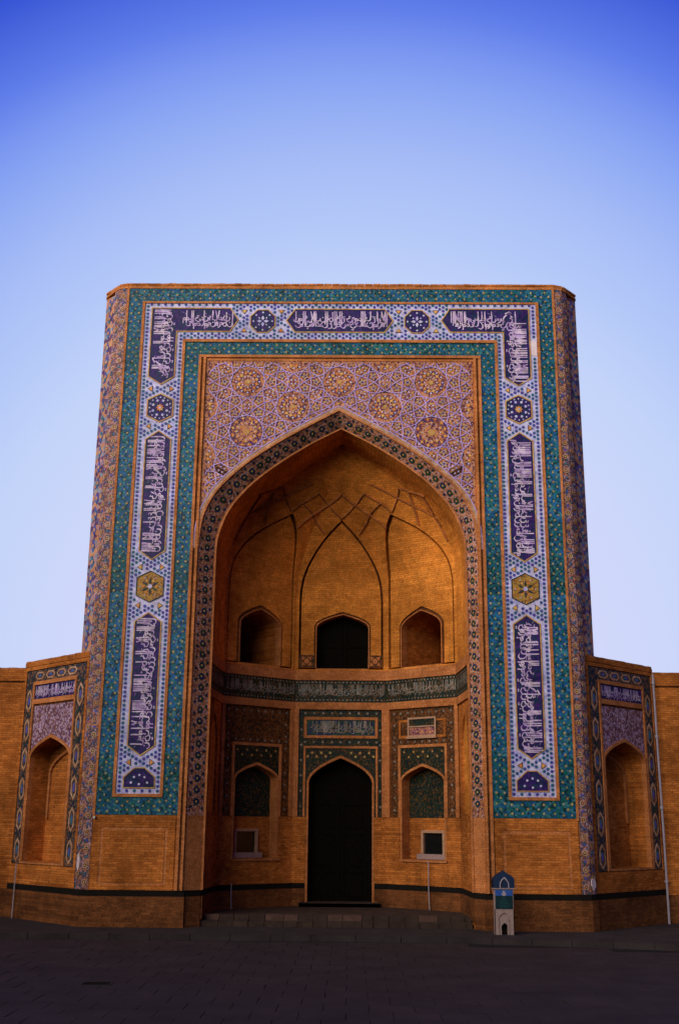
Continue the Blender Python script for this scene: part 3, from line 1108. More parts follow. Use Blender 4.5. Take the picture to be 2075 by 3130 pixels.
hex_t = MB()
hex_t.prism(ngon(6, 0.055), LOC, 0, 0.008, 'hex_blue')
hex_t.prism(star(6, 0.026, 0.012), LOC, 0, 0.011, 'navy_tile')
hexP = []
A = 0.13
for i in range(-60, 61):
    u = i * A * 0.866
    for j in range(0, 125):
        v = 3.74 + j * A + (A / 2 if i % 2 else 0)
        if v > 19.28 or abs(u) > 6.36:
            continue
        if abs(u) < 5.15 and v < 18.09:
            continue
        if v < 3.70:
            continue
        if any(pip((u, v), h) for h in holes):
            continue
        hexP.append(at_front(u, v, 0.018, 1.0, 0.0))
pieces('hexagon_tile', white, hex_t, hexP)

# --- spandrel with interlaced stars
border_o = offset_poly([(x, y) for x, y in full_o], 0.16)
mb = MB()
spd = [(-4.29, 10.9)] + [(-4.29, 17.29), (4.29, 17.29), (4.29, 10.9)] + [(a, b) for a, b in half_o if b > 10.9] + [(-a, b) for a, b in reversed(half_o[:-1]) if b > 10.9]
relief(mb, [(spd, 0.012, 'pink_mosaic')], FR)
spandrel = mb.build('spandrel_field', portal)


def arch_half_at(v, pts):
    """half width of an arch profile at height v"""
    for (xa, ya), (xb, yb) in zip(pts, pts[1:]):
        if ya <= v <= yb:
            return xa + (xb - xa) * (v - ya) / (yb - ya)
    return pts[0][0] if v < pts[0][1] else 0.0


oarc = [(p[0], p[1]) for p in offset_poly(full_o, 0.17)]
oarc_half = sorted([(x, y) for x, y in oarc if x >= -0.001], key=lambda p: p[1])


def in_spandrel(u, v, e=0.0):
    if abs(u) > 4.2 - e or v > 17.24 - e or v < 11.0:
        return False
    return not pip((u, v), oarc) if e == 0 else not any(pip((u + e * math.cos(a), v + e * math.sin(a)), oarc) for a in (0, 1.57, 3.14, 4.71))


LA = 1.70
rho, sd_, qv = 0.3267 * LA, 0.175 * LA, 0.1137 * LA
lat = []
for i in range(-4, 5):
    for j in range(-3, 6):
        lat.append((i * LA * 0.8660, 16.56 - j * LA - (LA / 2 if i % 2 else 0)))
segs = []
strap_mb = MB()


def strap(p, q):
    n = max(1, int(math.hypot(q[0] - p[0], q[1] - p[1]) / 0.06))
    run = []
    for k in range(n + 1):
        t = k / n
        c = (p[0] + (q[0] - p[0]) * t, p[1] + (q[1] - p[1]) * t)
        if in_spandrel(*c):
            run.append(c)
        else:
            if len(run) > 1:
                emit(run[0], run[-1])
            run = []
    if len(run) > 1:
        emit(run[0], run[-1])


STRAPS = []


def emit(a, b):
    STRAPS.append((a, b))


def rotp(p, a, c):
    return (c[0] + p[0] * math.cos(a) - p[1] * math.sin(a), c[1] + p[0] * math.sin(a) + p[1] * math.cos(a))


goldP, whiteP, bigP, starP, darkP, pentP, groundP = [], [], [], [], [], [], []


def put(lst, u, v, s=1.0, rot=0.0, e=0.05, d=0.012):
    if in_spandrel(u, v, e):
        lst.append(at_front(u, v, d, s, rot))


done = set()
for c in lat:
    vrt = [rotp((rho / math.cos(rad(15)), 0), rad(15 + 30 * k), c) for k in range(12)]
    mid = [((vrt[k][0] + vrt[k - 1][0]) / 2, (vrt[k][1] + vrt[k - 1][1]) / 2) for k in range(12)]
    for k in range(12):
        strap(mid[k], mid[(k + 1) % 12])
    big = 1.3 if (abs(abs(c[0]) - 2.944) < 0.1 and abs(c[1] - 14.86) < 0.1) else 0.86
    put(bigP, c[0], c[1], big, 0.0, 0.1)
    put(groundP, c[0], c[1], 0.9 if big < 1.0 else 1.28, 0.0, 0.5 if big < 1 else 0.66)
    for k in range(12):
        a = rad(30 * k)
        put(whiteP, c[0] + 0.22 * big * math.cos(a), c[1] + 0.22 * big * math.sin(a), 0.75)
        a2 = a + rad(15)
        put(starP, c[0] + 0.34 * big * math.cos(a2), c[1] + 0.35 * big * math.sin(a2), 1.0, a2, 0.06)
        put(whiteP, c[0] + 0.43 * big * math.cos(a), c[1] + 0.43 * big * math.sin(a), 1.0)
        if big > 1:
            put(starP, c[0] + 0.33 * math.cos(a), c[1] + 0.33 * math.sin(a), 0.7, a, 0.06)
            put(whiteP, c[0] + 0.56 * math.cos(a2), c[1] + 0.56 * math.sin(a2), 1.0)
    # pentagons towards the six triangle centres, barrels towards the six neighbours (neighbours lie at 30 + 60k)
    for k in range(6):
        th = rad(60 * k)
        g = [(rho, -sd_ / 2), (rho, sd_ / 2), rotp((LA / 2, LA * 0.2887 - sd_), rad(-30), (0, 0)), (LA * 0.5774, 0)]
        e1 = rotp((LA / 2, qv), rad(-30), (0, 0))
        e1 = (e1[0], e1[1])
        # barrel end vertex nearest this pentagon, on both sides
        bA = rotp((LA / 2, -qv), rad(30), (0, 0))
        bB = rotp((LA / 2, qv), rad(-30), (0, 0))
        pent = [(rho, -sd_ / 2), bB, (LA * 0.5774, 0), bA, (rho, sd_ / 2)]
        pent = [rotp(p, th, c) for p in pent]
        m5 = [((pent[i][0] + pent[(i + 1) % 5][0]) / 2, (pent[i][1] + pent[(i + 1) % 5][1]) / 2) for i in range(5)]
        for i in range(5):
            strap(m5[i], m5[(i + 1) % 5])
        pc = (sum(p[0] for p in pent) / 5, sum(p[1] for p in pent) / 5)
        put(pentP, pc[0], pc[1], 1.0, th, 0.1)
        for i in range(5):
            a = th + rad(36 + 72 * i)
            put(goldP, pc[0] + 0.085 * math.cos(a), pc[1] + 0.085 * math.sin(a), 1.05)
            put(whiteP, pc[0] + 0.05 * math.cos(a + .63), pc[1] + 0.05 * math.sin(a + .63), 0.55)
        nb = rotp((LA / 2, 0), th + rad(30), c)
        key = (round(nb[0], 2), round(nb[1], 2))
        if key not in done:
            done.add(key)
            an = th + rad(30)
            bar = [(-(LA / 2 - rho), -sd_ / 2), (0, -qv), ((LA / 2 - rho), -sd_ / 2), ((LA / 2 - rho), sd_ / 2), (0, qv), (-(LA / 2 - rho), sd_ / 2)]
            bar = [rotp(p, an, nb) for p in bar]
            m6 = [((bar[i][0] + bar[(i + 1) % 6][0]) / 2, (bar[i][1] + bar[(i + 1) % 6][1]) / 2) for i in range(6)]
            for i in range(6):
                strap(m6[i], m6[(i + 1) % 6])
            put(darkP, nb[0], nb[1], 1.0, an, 0.3)
            for i in range(4):
                a = an + rad(45 + 90 * i)
                put(whiteP, nb[0] + 0.09 * math.cos(a), nb[1] + 0.09 * math.sin(a), 0.9, 0, 0.05, 0.02)
                put(goldP, nb[0] + 0.16 * math.cos(a + .78), nb[1] + 0.12 * math.sin(a + .78), 1.1, 0, 0.05, 0.02)
        for pv in (bA, (rho, sd_ / 2), (rho, -sd_ / 2)):
            q = rotp(pv, th, c)
            put(whiteP, q[0], q[1], 0.75)
uniq = {}
for a, b in STRAPS:
    k = tuple(sorted([(round(a[0], 2), round(a[1], 2)), (round(b[0], 2), round(b[1], 2))]))
    uniq[k] = (a, b)
strap_mb = MB()
slist = sorted(uniq.values(), key=lambda ab: -math.hypot(ab[0][0] - ab[1][0], ab[0][1] - ab[1][1]))
for i, (a, b) in enumerate(slist):
    a, b = Vector(a), Vector(b)
    t = (b - a).normalized()
    n = Vector((-t.y, t.x)) * 0.0125
    m2 = MB() if i < 300 else strap_mb
    m2.prism([tuple(a - n - t * .01), tuple(b - n + t * .01), tuple(b + n + t * .01), tuple(a + n - t * .01)], FR, 0.012, 0.03 + (i % 3) * 0.0015, 'strap_tile')
    if i < 300:
        m2.build('strap_tile', spandrel)
if strap_mb.f:
    tag(strap_mb.build('strap_tile_field', spandrel), kind='stuff')
pieces('gold_dot_tile', spandrel, tmpl_prism(ngon(5, 0.034), 0.012, 'gold_tile'), goldP)
pieces('white_dot_tile', spandrel, tmpl_prism(ngon(6, 0.031), 0.012, 'white_tile'), whiteP)
pieces('four_point_star_tile', spandrel, tmpl_prism(star(4, 0.085, 0.03), 0.016, 'orange_tile'), starP)
rg = tmpl_prism(ngon(12, 0.47, rad(15)), 0.004, 'rosette_dark')
rg.prism(ngon(12, 0.27, rad(15)), LOC, 0.004, 0.007, 'pink_mosaic')
pieces('rosette_ground_tile', spandrel, rg, groundP)
pieces('centre_star_tile', spandrel, tmpl_prism(star(10, 0.1, 0.07), 0.016, 'gold_tile'), bigP)
pieces('hexagon_ground_tile', spandrel, tmpl_prism([(-0.26, 0), (-0.13, -0.15), (0.13, -0.15), (0.26, 0), (0.13, 0.15), (-0.13, 0.15)], 0.006, 'rosette_mosaic'), darkP)
pieces('pentagon_tile', spandrel, tmpl_prism(ngon(5, 0.135), 0.004, 'rosette_dark'), pentP)

# --- pale border along the arch and down the edge of the opening, splayed band of rosettes
def sweep(mb, prof, mp_a, mp_b, mat):
    mb.grid([[mp_a(p, k) for k, p in enumerate(prof)], [mp_b(p, k) for k, p in enumerate(prof)]], mat)


prof_o = [(4.30, 1.0)] + half_o + [(-a, b) for a, b in reversed(half_o[:-1])] + [(-4.30, 1.0)]
prof_i = [(3.93, 1.0)] + half_i + [(-a, b) for a, b in reversed(half_i[:-1])] + [(-3.93, 1.0)]
po2 = offset_poly(prof_o + [], 0.0)


def open_offset(prof, e):
    out = []
    n = len(prof)
    for i in range(n):
        t = Vector(prof[min(i + 1, n - 1)]) - Vector(prof[max(i - 1, 0)])
        t.normalize()
        nb = Vector((t.y, -t.x))
        out.append((prof[i][0] + nb.x * e, prof[i][1] + nb.y * e))
    return out


sp_arch = [p for p in prof_o if p[1] > 10.9]
mb = MB()
for e0, e1, d, mt in ((0.0, 0.055, 0.05, 'brick_trim'), (0.055, 0.16, 0.022, 'tan_tile'), (0.16, 0.185, 0.034, 'strap_tile')):
    A0, A1 = open_offset(sp_arch, e0), open_offset(sp_arch, e1)
    mb.grid([[FR(u, v, d) for u, v in A0], [FR(u, v, d) for u, v in A1]], mt)
    mb.grid([[FR(u, v, 0.0) for u, v in A0], [FR(u, v, d) for u, v in A0]], mt)
    mb.grid([[FR(u, v, d) for u, v in A1], [FR(u, v, 0.0) for u, v in A1]], mt)
mb.build('arch_border', portal)

REV = 0.40
cum = [0.0]
for a, b in zip(prof_o, prof_o[1:]):
    cum.append(cum[-1] + math.hypot(b[0] - a[0], b[1] - a[1]))


def reveal(i, w, d=0.0):
    o, n = prof_o[i], prof_i[i]
    return Vector((o[0] + (n[0] - o[0]) * w + (CX * w), REV * w, o[1] + (n[1] - o[1]) * w))


def reveal_at(s, w):
    for i in range(len(cum) - 1):
        if cum[i] <= s <= cum[i + 1]:
            t = (s - cum[i]) / (cum[i + 1] - cum[i])
            return reveal(i, w).lerp(reveal(i + 1, w), t)
    return reveal(len(cum) - 1, w)


for s in (-1, 1):
    mb = MB()
    for z0, z1, mt in ((0.0, 0.83, 'brick_base'), (0.83, 1.0, 'dark_course'), (1.0, 3.07, 'brick_trim')):
        mb.grid([[Vector((s * 4.30, 0, z)) for z in (z0, z1)], [Vector((s * 3.93 + CX, REV, z)) for z in (z0, z1)]], mt)
    mb.build('reveal_foot', portal)
mb = MB()
rows = [[], []]
for k in range(len(prof_o)):
    for r, w in ((0, 0.0), (1, 1.0)):
        p = reveal(k, w)
        if k in (0, len(prof_o) - 1):
            p = Vector((p.x, p.y, 3.07))
        rows[r].append(p)
mb.grid(rows, 'arch_mosaic')
band = mb.build('arch_rosette_band', portal)
# mouldings at the inner edge of the splay
mb = MB()
e_in = [reveal(k, 1.0) for k in range(len(prof_o))]
mb.grid([[p + Vector((0, -0.035, 0)) for p in e_in], [Vector((p.x * 0.985 + 0.0012, p.y - 0.035, p.z - 0.045 if abs(p.x - CX) < 3.9 else p.z)) for p in e_in],
         [Vector((p.x * 0.985 + 0.0012, p.y + 0.06, p.z - 0.045 if abs(p.x - CX) < 3.9 else p.z)) for p in e_in]], 'brick_trim')
mb.grid([[p + Vector((0, -0.035, 0)) for p in e_in], [p + Vector((0, 0.02, 0)) for p in e_in]], 'brick_trim')
mb.build('arch_moulding', portal)
rosA = MB()
ring(rosA, 0.105, 0.045, 0.014, 'ring_tile', 10)
rosA.prism(ngon(6, 0.032), LOC, 0, 0.016, 'gold_tile')
halfA = tmpl_prism(star(6, 0.06, 0.03), 0.012, 'ring_tile')
petA = tmpl_prism(ngon(5, 0.028), 0.01, 'tan_tile')
PA, PB, PC = [], [], []
tot = cum[-1]
step = 0.335
nst = int((tot - 2 * 2.5) / step)
for k in range(nst + 1):
    s = 2.5 + (tot - 5.0) * k / nst
    for w, lst, ds in ((0.5, PA, 0.0), (0.16, PB, step / 2), (0.84, PB, step / 2), (0.32, PC, step * .27), (0.68, PC, step * .27), (0.32, PC, -step * .27), (0.68, PC, -step * .27), (0.5, PC, step / 2)):
        p = reveal_at(s + ds, w)
        tx = (reveal_at(min(s + ds + 0.06, tot), w) - reveal_at(max(s + ds - 0.06, 0), w)).normalized()
        ty = (reveal_at(s + ds, 1.0) - reveal_at(s + ds, 0.0)).normalized()
        n = ty.cross(tx)
        if n.y > 0:
            n = -n
        ty = n.cross(tx)
        lst.append(frame_matrix(p + n * 0.004, tx, ty, n))
pieces('arch_rosette', band, rosA, PA)
pieces('edge_flower_tile', band, halfA, PB)
pieces('petal_dot_tile', band, petA, PC)

# ================================================================== inside the arch: tunnel, three-sided back, ribbed half dome
TUN = 2.03
mb = MB()
pi_ = [(3.93 + CX, 7.6)] + [(a + CX, b) for a, b in half_i] + [(-a + CX, b) for a, b in reversed(half_i[:-1])] + [(-3.93 + CX, 7.6)]
mb.grid([[(a, REV + 0.02 + (TUN - REV - 0.02) * t, b) for a, b in pi_] for t in (0, 0.5, 1)], 'brick_vault_bright')
mb.build('arch_soffit', portal)

PT = [(-3.93 + CX, TUN), (-3.80 + CX, 2.73), (-1.55 + CX, 4.61), (1.55 + CX, 4.61), (3.80 + CX, 2.73), (3.93 + CX, TUN)]
PL = [0.0]
for a, b in zip(PT, PT[1:]):
    PL.append(PL[-1] + math.hypot(b[0] - a[0], b[1] - a[1]))
SMAX = PL[-1]
Z0, ZS, ZA = 7.80, 10.40, 15.14


def lerp_tab(tab, x):
    if x <= tab[0][0]:
        return tab[0][1]
    for (xa, ya), (xb, yb) in zip(tab, tab[1:]):
        if x <= xb:
            t = (x - xa) / (xb - xa)
            return ya + (yb - ya) * t
    return tab[-1][1]


G_C = [(p.x, p.y) for p in catmull([(0, 0), (0.7, 0.03), (1.3, 0.125), (2.0, 0.29), (2.6, 0.465), (3.6, 0.755), (4.3, 0.92), (4.74, 1.0)], 6)]
G_E = [(b - ZS, 1 - a / 3.93) for a, b in half_i if b >= ZS]


def plan_at(s):
    for i in range(5):
        if s <= PL[i + 1] or i == 4:
            t = (s - PL[i]) / (PL[i + 1] - PL[i])
            return Vector((PT[i][0] + (PT[i + 1][0] - PT[i][0]) * t, PT[i][1] + (PT[i + 1][1] - PT[i][1]) * t))


def vault(s, z, d=0.0):
    def pos(s, z):
        s = min(max(s, 0.0), SMAX)
        q = plan_at(s)
        h = max(0.0, z - ZS)
        e = min(s, SMAX - s)
        w = min(1.0, e / 3.6)
        w = w * w * (3 - 2 * w)
        g = lerp_tab(G_E, h) * (1 - w) + lerp_tab(G_C, h) * w
        g = min(max(g, 0.0), 0.995)
        c = Vector((CX, TUN + 0.02))
        # round the corners with height
        p = q + (c - q) * g
        return Vector((p.x, p.y, z))
    P = pos(s, z)
    if abs(d) < 1e-9:
        return P
    ds, dz = 0.03, 0.03
    # stay on one flat of the plan for the tangent
    i = max(k for k in range(6) if PL[k] <= s + 1e-6)
    i = min(i, 4)
    a, b = max(PL[i], s - ds), min(PL[i + 1], s + ds)
    t1 = pos(b, z) - pos(a, z)
    t2 = pos(s, min(z + dz, 15.13)) - pos(s, z - dz)
    n = t1.cross(t2)
    if n.length < 1e-9:
        return P
    n.normalize()
    if n.dot(Vector((CX, -2.0, 9.0)) - P) < 0:
        n = -n
    return P + n * d


mb = MB()
HZ = [Z0 + (15.1 - Z0) * k / 60 for k in range(61)]
bs = sorted(set([round(SMAX * k / 60, 4) for k in range(61)] + [round(p, 4) for p in PL]))
bs = [min(max(b, 0.0), SMAX) for b in bs]
rect_b = [(b, Z0) for b in bs] + [(SMAX, z) for z in HZ[1:]] + [(b, 15.1) for b in reversed(bs[:-1])] + [(0.0, z) for z in reversed(HZ[1:-1])]
regs = [(rect_b, 0.0, 'brick_vault_bright')]
WINS = []
for i in (1, 2, 3):
    a, b = PL[i], PL[i + 1]
    c, hw = (a + b) / 2, (b - a) / 2
    za = 12.92 if i == 2 else 13.02
    O = arch(c, hw - 0.10, 10.35, za, 7.93, 5, ARCH_F)
    I = arch(c, hw - 0.175, 10.28, za - 0.12, 7.99, 5, ARCH_F)
    regs += [(O, -0.2, 'brick_base'), (I, -0.045, 'brick_vault_bright')]  # dark brick in the grooves stands in for their recess shadow
    if i == 2:
        W = arch(c + 0.05, 0.89, 9.33, 9.82, 7.97)
        Wo = arch(c + 0.05, 0.97, 9.37, 9.93, 7.97)
    else:
        W = arch(c, 0.82, 9.2, 9.82, 7.97)
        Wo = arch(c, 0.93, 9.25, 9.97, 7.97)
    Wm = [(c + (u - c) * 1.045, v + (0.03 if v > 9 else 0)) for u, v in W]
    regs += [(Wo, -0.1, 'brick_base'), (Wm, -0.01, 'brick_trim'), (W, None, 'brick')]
    WINS.append((i, W))
extra = []
for i in range(1, 60):
    for j in range(1, 42):
        extra.append((SMAX * i / 60 + (0.02 if j % 2 else 0), Z0 + (15.1 - Z0) * j / 42 + 0.003))
for k in PL[1:-1]:
    extra += [(k, Z0 + 0.05 + 0.12 * j) for j in range(60)]
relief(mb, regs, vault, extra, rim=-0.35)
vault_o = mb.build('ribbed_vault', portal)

def Rt_(u0, u1, v0, v1):
    return [(u0, v0), (u1, v0), (u1, v1), (u0, v1)]


# ribs of the net above the blind arches (s measured along the plan, z height), laid out on one half and mirrored
RIBS = [[(0.0, 12.97), (0.83, 13.3), (1.5, 13.5), (2.3, 13.68)], [(2.3, 13.68), (2.96, 13.35), (3.14, 13.08)],
        [(3.1, 13.95), (3.56, 13.72), (3.8, 13.5), (4.13, 13.21), (4.59, 12.82)], [(4.26, 13.78), (4.56, 13.64), (5.03, 13.47), (5.16, 13.36)],
        [(5.03, 13.47), (4.6, 12.82), (4.5, 12.43), (4.47, 11.98)], [(4.26, 13.78), (3.76, 13.47), (3.14, 13.08)],
        [(4.5, 13.66), (4.13, 13.21), (3.8, 12.6)], [(0.0, 13.68), (1.07, 13.36), (1.93, 13.07), (2.3, 12.82), (2.44, 12.6)],
        [(2.96, 13.38), (1.9, 13.05), (1.3, 12.76), (0.86, 12.5)]]
for s in (-1, 1):
    for L in RIBS:
        pts = [(SMAX / 2 + s * a, b) for a, b in L]
        q = []
        for (a, b) in zip(pts, pts[1:]):
            for k in range(10):
                q.append((a[0] + (b[0] - a[0]) * k / 10, a[1] + (b[1] - a[1]) * k / 10))
        q.append(pts[-1])
        P0 = [vault(*p) for p in q]
        P1 = [vault(p[0], p[1], 0.06) for p in q]
        m2 = MB()
        sec = [[], [], [], []]
        for k in range(len(q)):
            t = (P0[min(k + 1, len(q) - 1)] - P0[max(k - 1, 0)]).normalized()
            n = (P1[k] - P0[k]).normalized()
            b = t.cross(n) * 0.02
            for r, pp in enumerate((P0[k] - b - n * .02, P1[k] - b * .8, P1[k] + b * .8, P0[k] + b - n * .02)):
                sec[r].append(pp)
        m2.grid(sec, 'brick_trim')
        shade_sec = [[], []]  # dark strip beside the rib, drawn as its shadow line
        for k in range(len(q)):
            t = (P0[min(k + 1, len(q) - 1)] - P0[max(k - 1, 0)]).normalized()
            n = (P1[k] - P0[k]).normalized()
            b = t.cross(n)
            if b.z > 0:
                b = -b
            shade_sec[0].append(P0[k] + b * 0.02 + n * 0.024)
            shade_sec[1].append(P0[k] + b * 0.048 + n * 0.02)
        m2.grid(shade_sec, 'brick_base')
        m2.build('rib', vault_o)

# alcoves behind the three upper windows
for i, W in WINS:
    base = [vault(u, v, -0.3) for u, v in W]
    a, b = Vector((*PT[i], 0)), Vector((*PT[i + 1], 0))
    t = (b - a).normalized()
    n = Vector((t.y, -t.x, 0))          # towards the room
    m2 = MB()
    dep = 2.1 if i == 2 else 2.5
    back = [p - n * dep for p in base]
    c = sum(back, Vector()) / len(back)
    m2.grid([base, [p - n * dep * .5 for p in base], back], 'brick', True)
    m2.poly(back, 'brick')
    if i != 2:
        # blind arch on the back wall of the alcove
        cz = 7.97
        mp = lambda u, v, d: tuple(Vector((c.x, c.y, 0)) + t * u + Vector((0, 0, v)) + n * (0.02 + d))
        o1, i1 = arch(0.05, 0.5, 8.95, 9.45, 7.99), arch(0.05, 0.43, 8.92, 9.38, 7.99)
        relief(m2, [(o1, 0.05, 'brick_trim'), (i1, None, 'brick')], mp, rim=-0.01)
    m2.build('window_alcove', portal)
    m2 = MB()
    mp = lambda u, v, d: tuple(Vector((*plan_at(u), v)) + n * d)
    bot = [(min(p[0] for p in W), 7.93), (max(p[0] for p in W), 7.93)]
    m2.prism([(bot[0][0], 7.9), (bot[1][0], 7.9), (bot[1][0], 7.96), (bot[0][0], 7.96)], mp, -1.6, -0.02, 'brick_trim')
    m2.build('window_sill', portal)
# near-black leaves added to give the middle window its deep shade
for s in (-1, 1):
    m2 = MB()
    c = SMAX / 2 + 0.05
    a, b = sorted((c + s * 0.006, c + s * 0.95))
    mp = lambda u, v, d: (CX + (u - SMAX / 2), 4.61 - d, v)
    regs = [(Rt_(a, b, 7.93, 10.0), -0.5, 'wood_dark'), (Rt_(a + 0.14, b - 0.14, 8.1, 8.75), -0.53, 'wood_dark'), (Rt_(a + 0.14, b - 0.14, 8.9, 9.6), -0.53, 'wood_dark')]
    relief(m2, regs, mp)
    m2.build('darkening_leaf', portal)
# carved square panels either side of the middle window
for u in (-1.17, 1.17):
    m2 = MB()
    mp = lambda a, b, d: vault(SMAX / 2 + a, b, d - 0.045)
    m2.rect(mp, u - 0.26, u + 0.26, 8.0, 8.42, 0.0, 0.016, 'brown_mosaic')
    m2.prism([(u + x, 8.21 + y) for x, y in ngon(8, 0.09)], mp, 0.016, 0.034, 'brick_trim')
    for a in (45, 135, 225, 315):
        cx_, cy_ = u + 0.17 * math.cos(rad(a)), 8.21 + 0.15 * math.sin(rad(a))
        m2.prism([(cx_ + x, cy_ + y) for x, y in ngon(3, 0.085, rad(a))], mp, 0.016, 0.032, 'brick_trim')
    m2.build('carved_panel', portal)

# --- cornice bands running round the niche
ROOM = [(-3.935 + CX, 0.44), (-3.80 + CX, 2.73), (-1.55 + CX, 4.61), (1.55 + CX, 4.61), (3.80 + CX, 2.73), (3.935 + CX, 0.44)]


def room_offset(e):
    out = []
    n = len(ROOM)
    for i in range(n):
        p = Vector(ROOM[i])
        ns = []
        for a, b in ((i - 1, i), (i, i + 1)):
            if a >= 0 and b < n:
                t = (Vector(ROOM[b]) - Vector(ROOM[a])).normalized()
                ns.append(Vector((t.y, -t.x)))
        m = sum(ns, Vector((0, 0)))
        m = m / m.length_squared * len(ns) if len(ns) > 1 else ns[0]
        if len(ns) > 1:
            mm = (ns[0] + ns[1])
            m = mm / (1 + ns[0].dot(ns[1]))
        q = p + m * e
        out.append((q.x, q.y))
    return out


def room_band(name, z0, z1, e, mat, bevel=0.0):
    m2 = MB()
    A, B = room_offset(e), room_offset(-0.05)
    A2 = room_offset(e + bevel)
    m2.grid([[(x, y, z0) for x, y in B], [(x, y, z0) for x, y in A], [(x, y, z1) for x, y in A2], [(x, y, z1) for x, y in B]], mat)
    return m2.build(name, portal)


room_band('lower_cornice_band', 6.57, 6.81, 0.06, 'brick_trim')
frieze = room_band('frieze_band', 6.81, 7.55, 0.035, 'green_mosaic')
room_band('upper_cornice_band', 7.55, 7.88, 0.07, 'brick_trim')
m2 = MB()
A = [Vector((x, y, 0)) for x, y in room_offset(0.042)]
for i in range(5):
    a, b = A[i], A[i + 1]
    t = (b - a).normalized()
    L = (b - a).length
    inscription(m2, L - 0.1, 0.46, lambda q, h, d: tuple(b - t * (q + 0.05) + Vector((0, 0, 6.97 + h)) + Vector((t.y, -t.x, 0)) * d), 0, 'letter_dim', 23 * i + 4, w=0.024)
    for k in range(int(L / 0.13)):
        c = a + t * (0.06 + 0.13 * k)
        for zz in (6.89, 7.48):
            e = 0.03
            m2.poly([tuple(c + t * e + Vector((0, 0, zz))), tuple(c + Vector((0, 0, zz + e))), tuple(c - t * e + Vector((0, 0, zz))), tuple(c + Vector((0, 0, zz - e)))], 'letter_dim')
m2.build('frieze_inscription', portal)

# --- lower walls
def wall_map(a, b):
    a, b = Vector((*a, 0)), Vector((*b, 0))
    t = (b - a).normalized()
    n = Vector((t.y, -t.x, 0))
    return (lambda u, v, d: tuple(a + t * u + Vector((0, 0, v)) + n * d)), t, n, (b - a).length


def Rt(u0, u1, v0, v1):
    return [(u0, v0), (u1, v0), (u1, v1), (u0, v1)]


def low_courses(m2, mp, spans):
    for u0, u1 in spans:
        m2.rect(mp, u0, u1, 0.2, 0.83, 0.0, 0.05, 'brick_base')
        m2.rect(mp, u0, u1, 0.83, 1.0, 0.0, 0.012, 'dark_course')
        m2.rect(mp, u0, u1, 1.0, 3.06, 0.0, 0.022, 'brick')


# jambs with a slender blind lancet
for i in (0, 4):
    mp, t, n, L = wall_map(ROOM[i], ROOM[i + 1])
    m2 = MB()
    relief(m2, [(Rt(0, L, 0.0, 7.9), 0.0, 'brick'), (arch(L * .5, 0.62, 5.2, 6.2, 3.2), -0.06, 'brick_vault_bright')], mp)
    low_courses(m2, mp, [(0.0, L)])
    m2.build('jamb_wall', portal)
flower2 = MB()
flower2.prism(star(6, 0.05, 0.026), LOC, 0, 0.012, 'letter_dim')
flower3 = MB()
flower3.prism(star(5, 0.07, 0.035), LOC, 0, 0.012, 'gold_tile')
F2, F3 = [], []
# middle wall with the doorway
mp, t, n, L = wall_map(ROOM[2], ROOM[3])
mid_ = L / 2
c = mid_ + 0.02
D_O = arch(c, 1.05, 4.08, 4.97, 0.25)
m2 = MB()
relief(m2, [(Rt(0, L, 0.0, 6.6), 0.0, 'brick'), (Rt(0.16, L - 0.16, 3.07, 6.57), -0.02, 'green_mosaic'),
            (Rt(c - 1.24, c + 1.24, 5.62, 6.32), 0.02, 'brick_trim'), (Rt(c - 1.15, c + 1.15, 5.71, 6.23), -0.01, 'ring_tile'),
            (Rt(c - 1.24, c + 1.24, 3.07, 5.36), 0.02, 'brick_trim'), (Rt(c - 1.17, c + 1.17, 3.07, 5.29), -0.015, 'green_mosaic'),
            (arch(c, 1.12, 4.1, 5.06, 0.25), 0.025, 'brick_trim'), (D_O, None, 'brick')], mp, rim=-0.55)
low_courses(m2, mp, [(0.0, c - 1.13), (c + 1.13, L)])
for s in (-1, 1):
    m2.rect(mp, *(sorted((mid_ + s * (L / 2 - 0.0), mid_ + s * (L / 2 - 0.16)))), 3.07, 6.57, 0.0, 0.06, 'brick_trim')
centre = m2.build('centre_wall', portal)
m2 = MB()
inscription(m2, 2.2, 0.5, lambda q, h, d: mp(c + 1.1 - q, 5.72 + h, 0.004 + d), 0, 'letter_dim', 19, w=0.028)
m2.build('inscription', portal)
for k in range(9):
    u = c - 1.2 + 0.3 * k
    for z in (6.45, 5.49):
        F2.append(frame_matrix(mp(u, z, -0.02), t, VV, n))
for s in (-1, 1):
    for z in (3.4, 3.9, 4.4, 4.9, 5.4, 5.9):
        F2.append(frame_matrix(mp(c + s * 1.32, z, -0.02), t, VV, n))
    for k in range(6):
        F3.append(frame_matrix(mp(c + s * (0.35 + 0.15 * k), 5.14 - (0.12 if k % 2 else 0), -0.015), t, VV, n, 0.8))
# door: two dark leaves in a frame, set back in the opening
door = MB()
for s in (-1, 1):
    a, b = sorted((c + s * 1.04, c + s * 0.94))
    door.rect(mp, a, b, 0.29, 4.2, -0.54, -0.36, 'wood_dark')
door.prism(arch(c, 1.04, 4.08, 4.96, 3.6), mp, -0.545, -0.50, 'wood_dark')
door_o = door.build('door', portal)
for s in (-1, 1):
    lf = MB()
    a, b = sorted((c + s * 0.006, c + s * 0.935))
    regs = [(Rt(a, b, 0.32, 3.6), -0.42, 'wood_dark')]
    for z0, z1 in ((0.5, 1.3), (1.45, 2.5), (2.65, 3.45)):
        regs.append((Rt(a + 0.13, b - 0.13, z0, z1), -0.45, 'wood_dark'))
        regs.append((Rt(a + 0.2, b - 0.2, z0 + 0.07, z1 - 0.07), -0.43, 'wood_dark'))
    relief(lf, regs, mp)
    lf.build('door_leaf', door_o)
m2 = MB()
m2.rect(mp, c - 1.3, c + 1.3, 0.29, 0.4, -0.5, 0.35, 'step_stone')
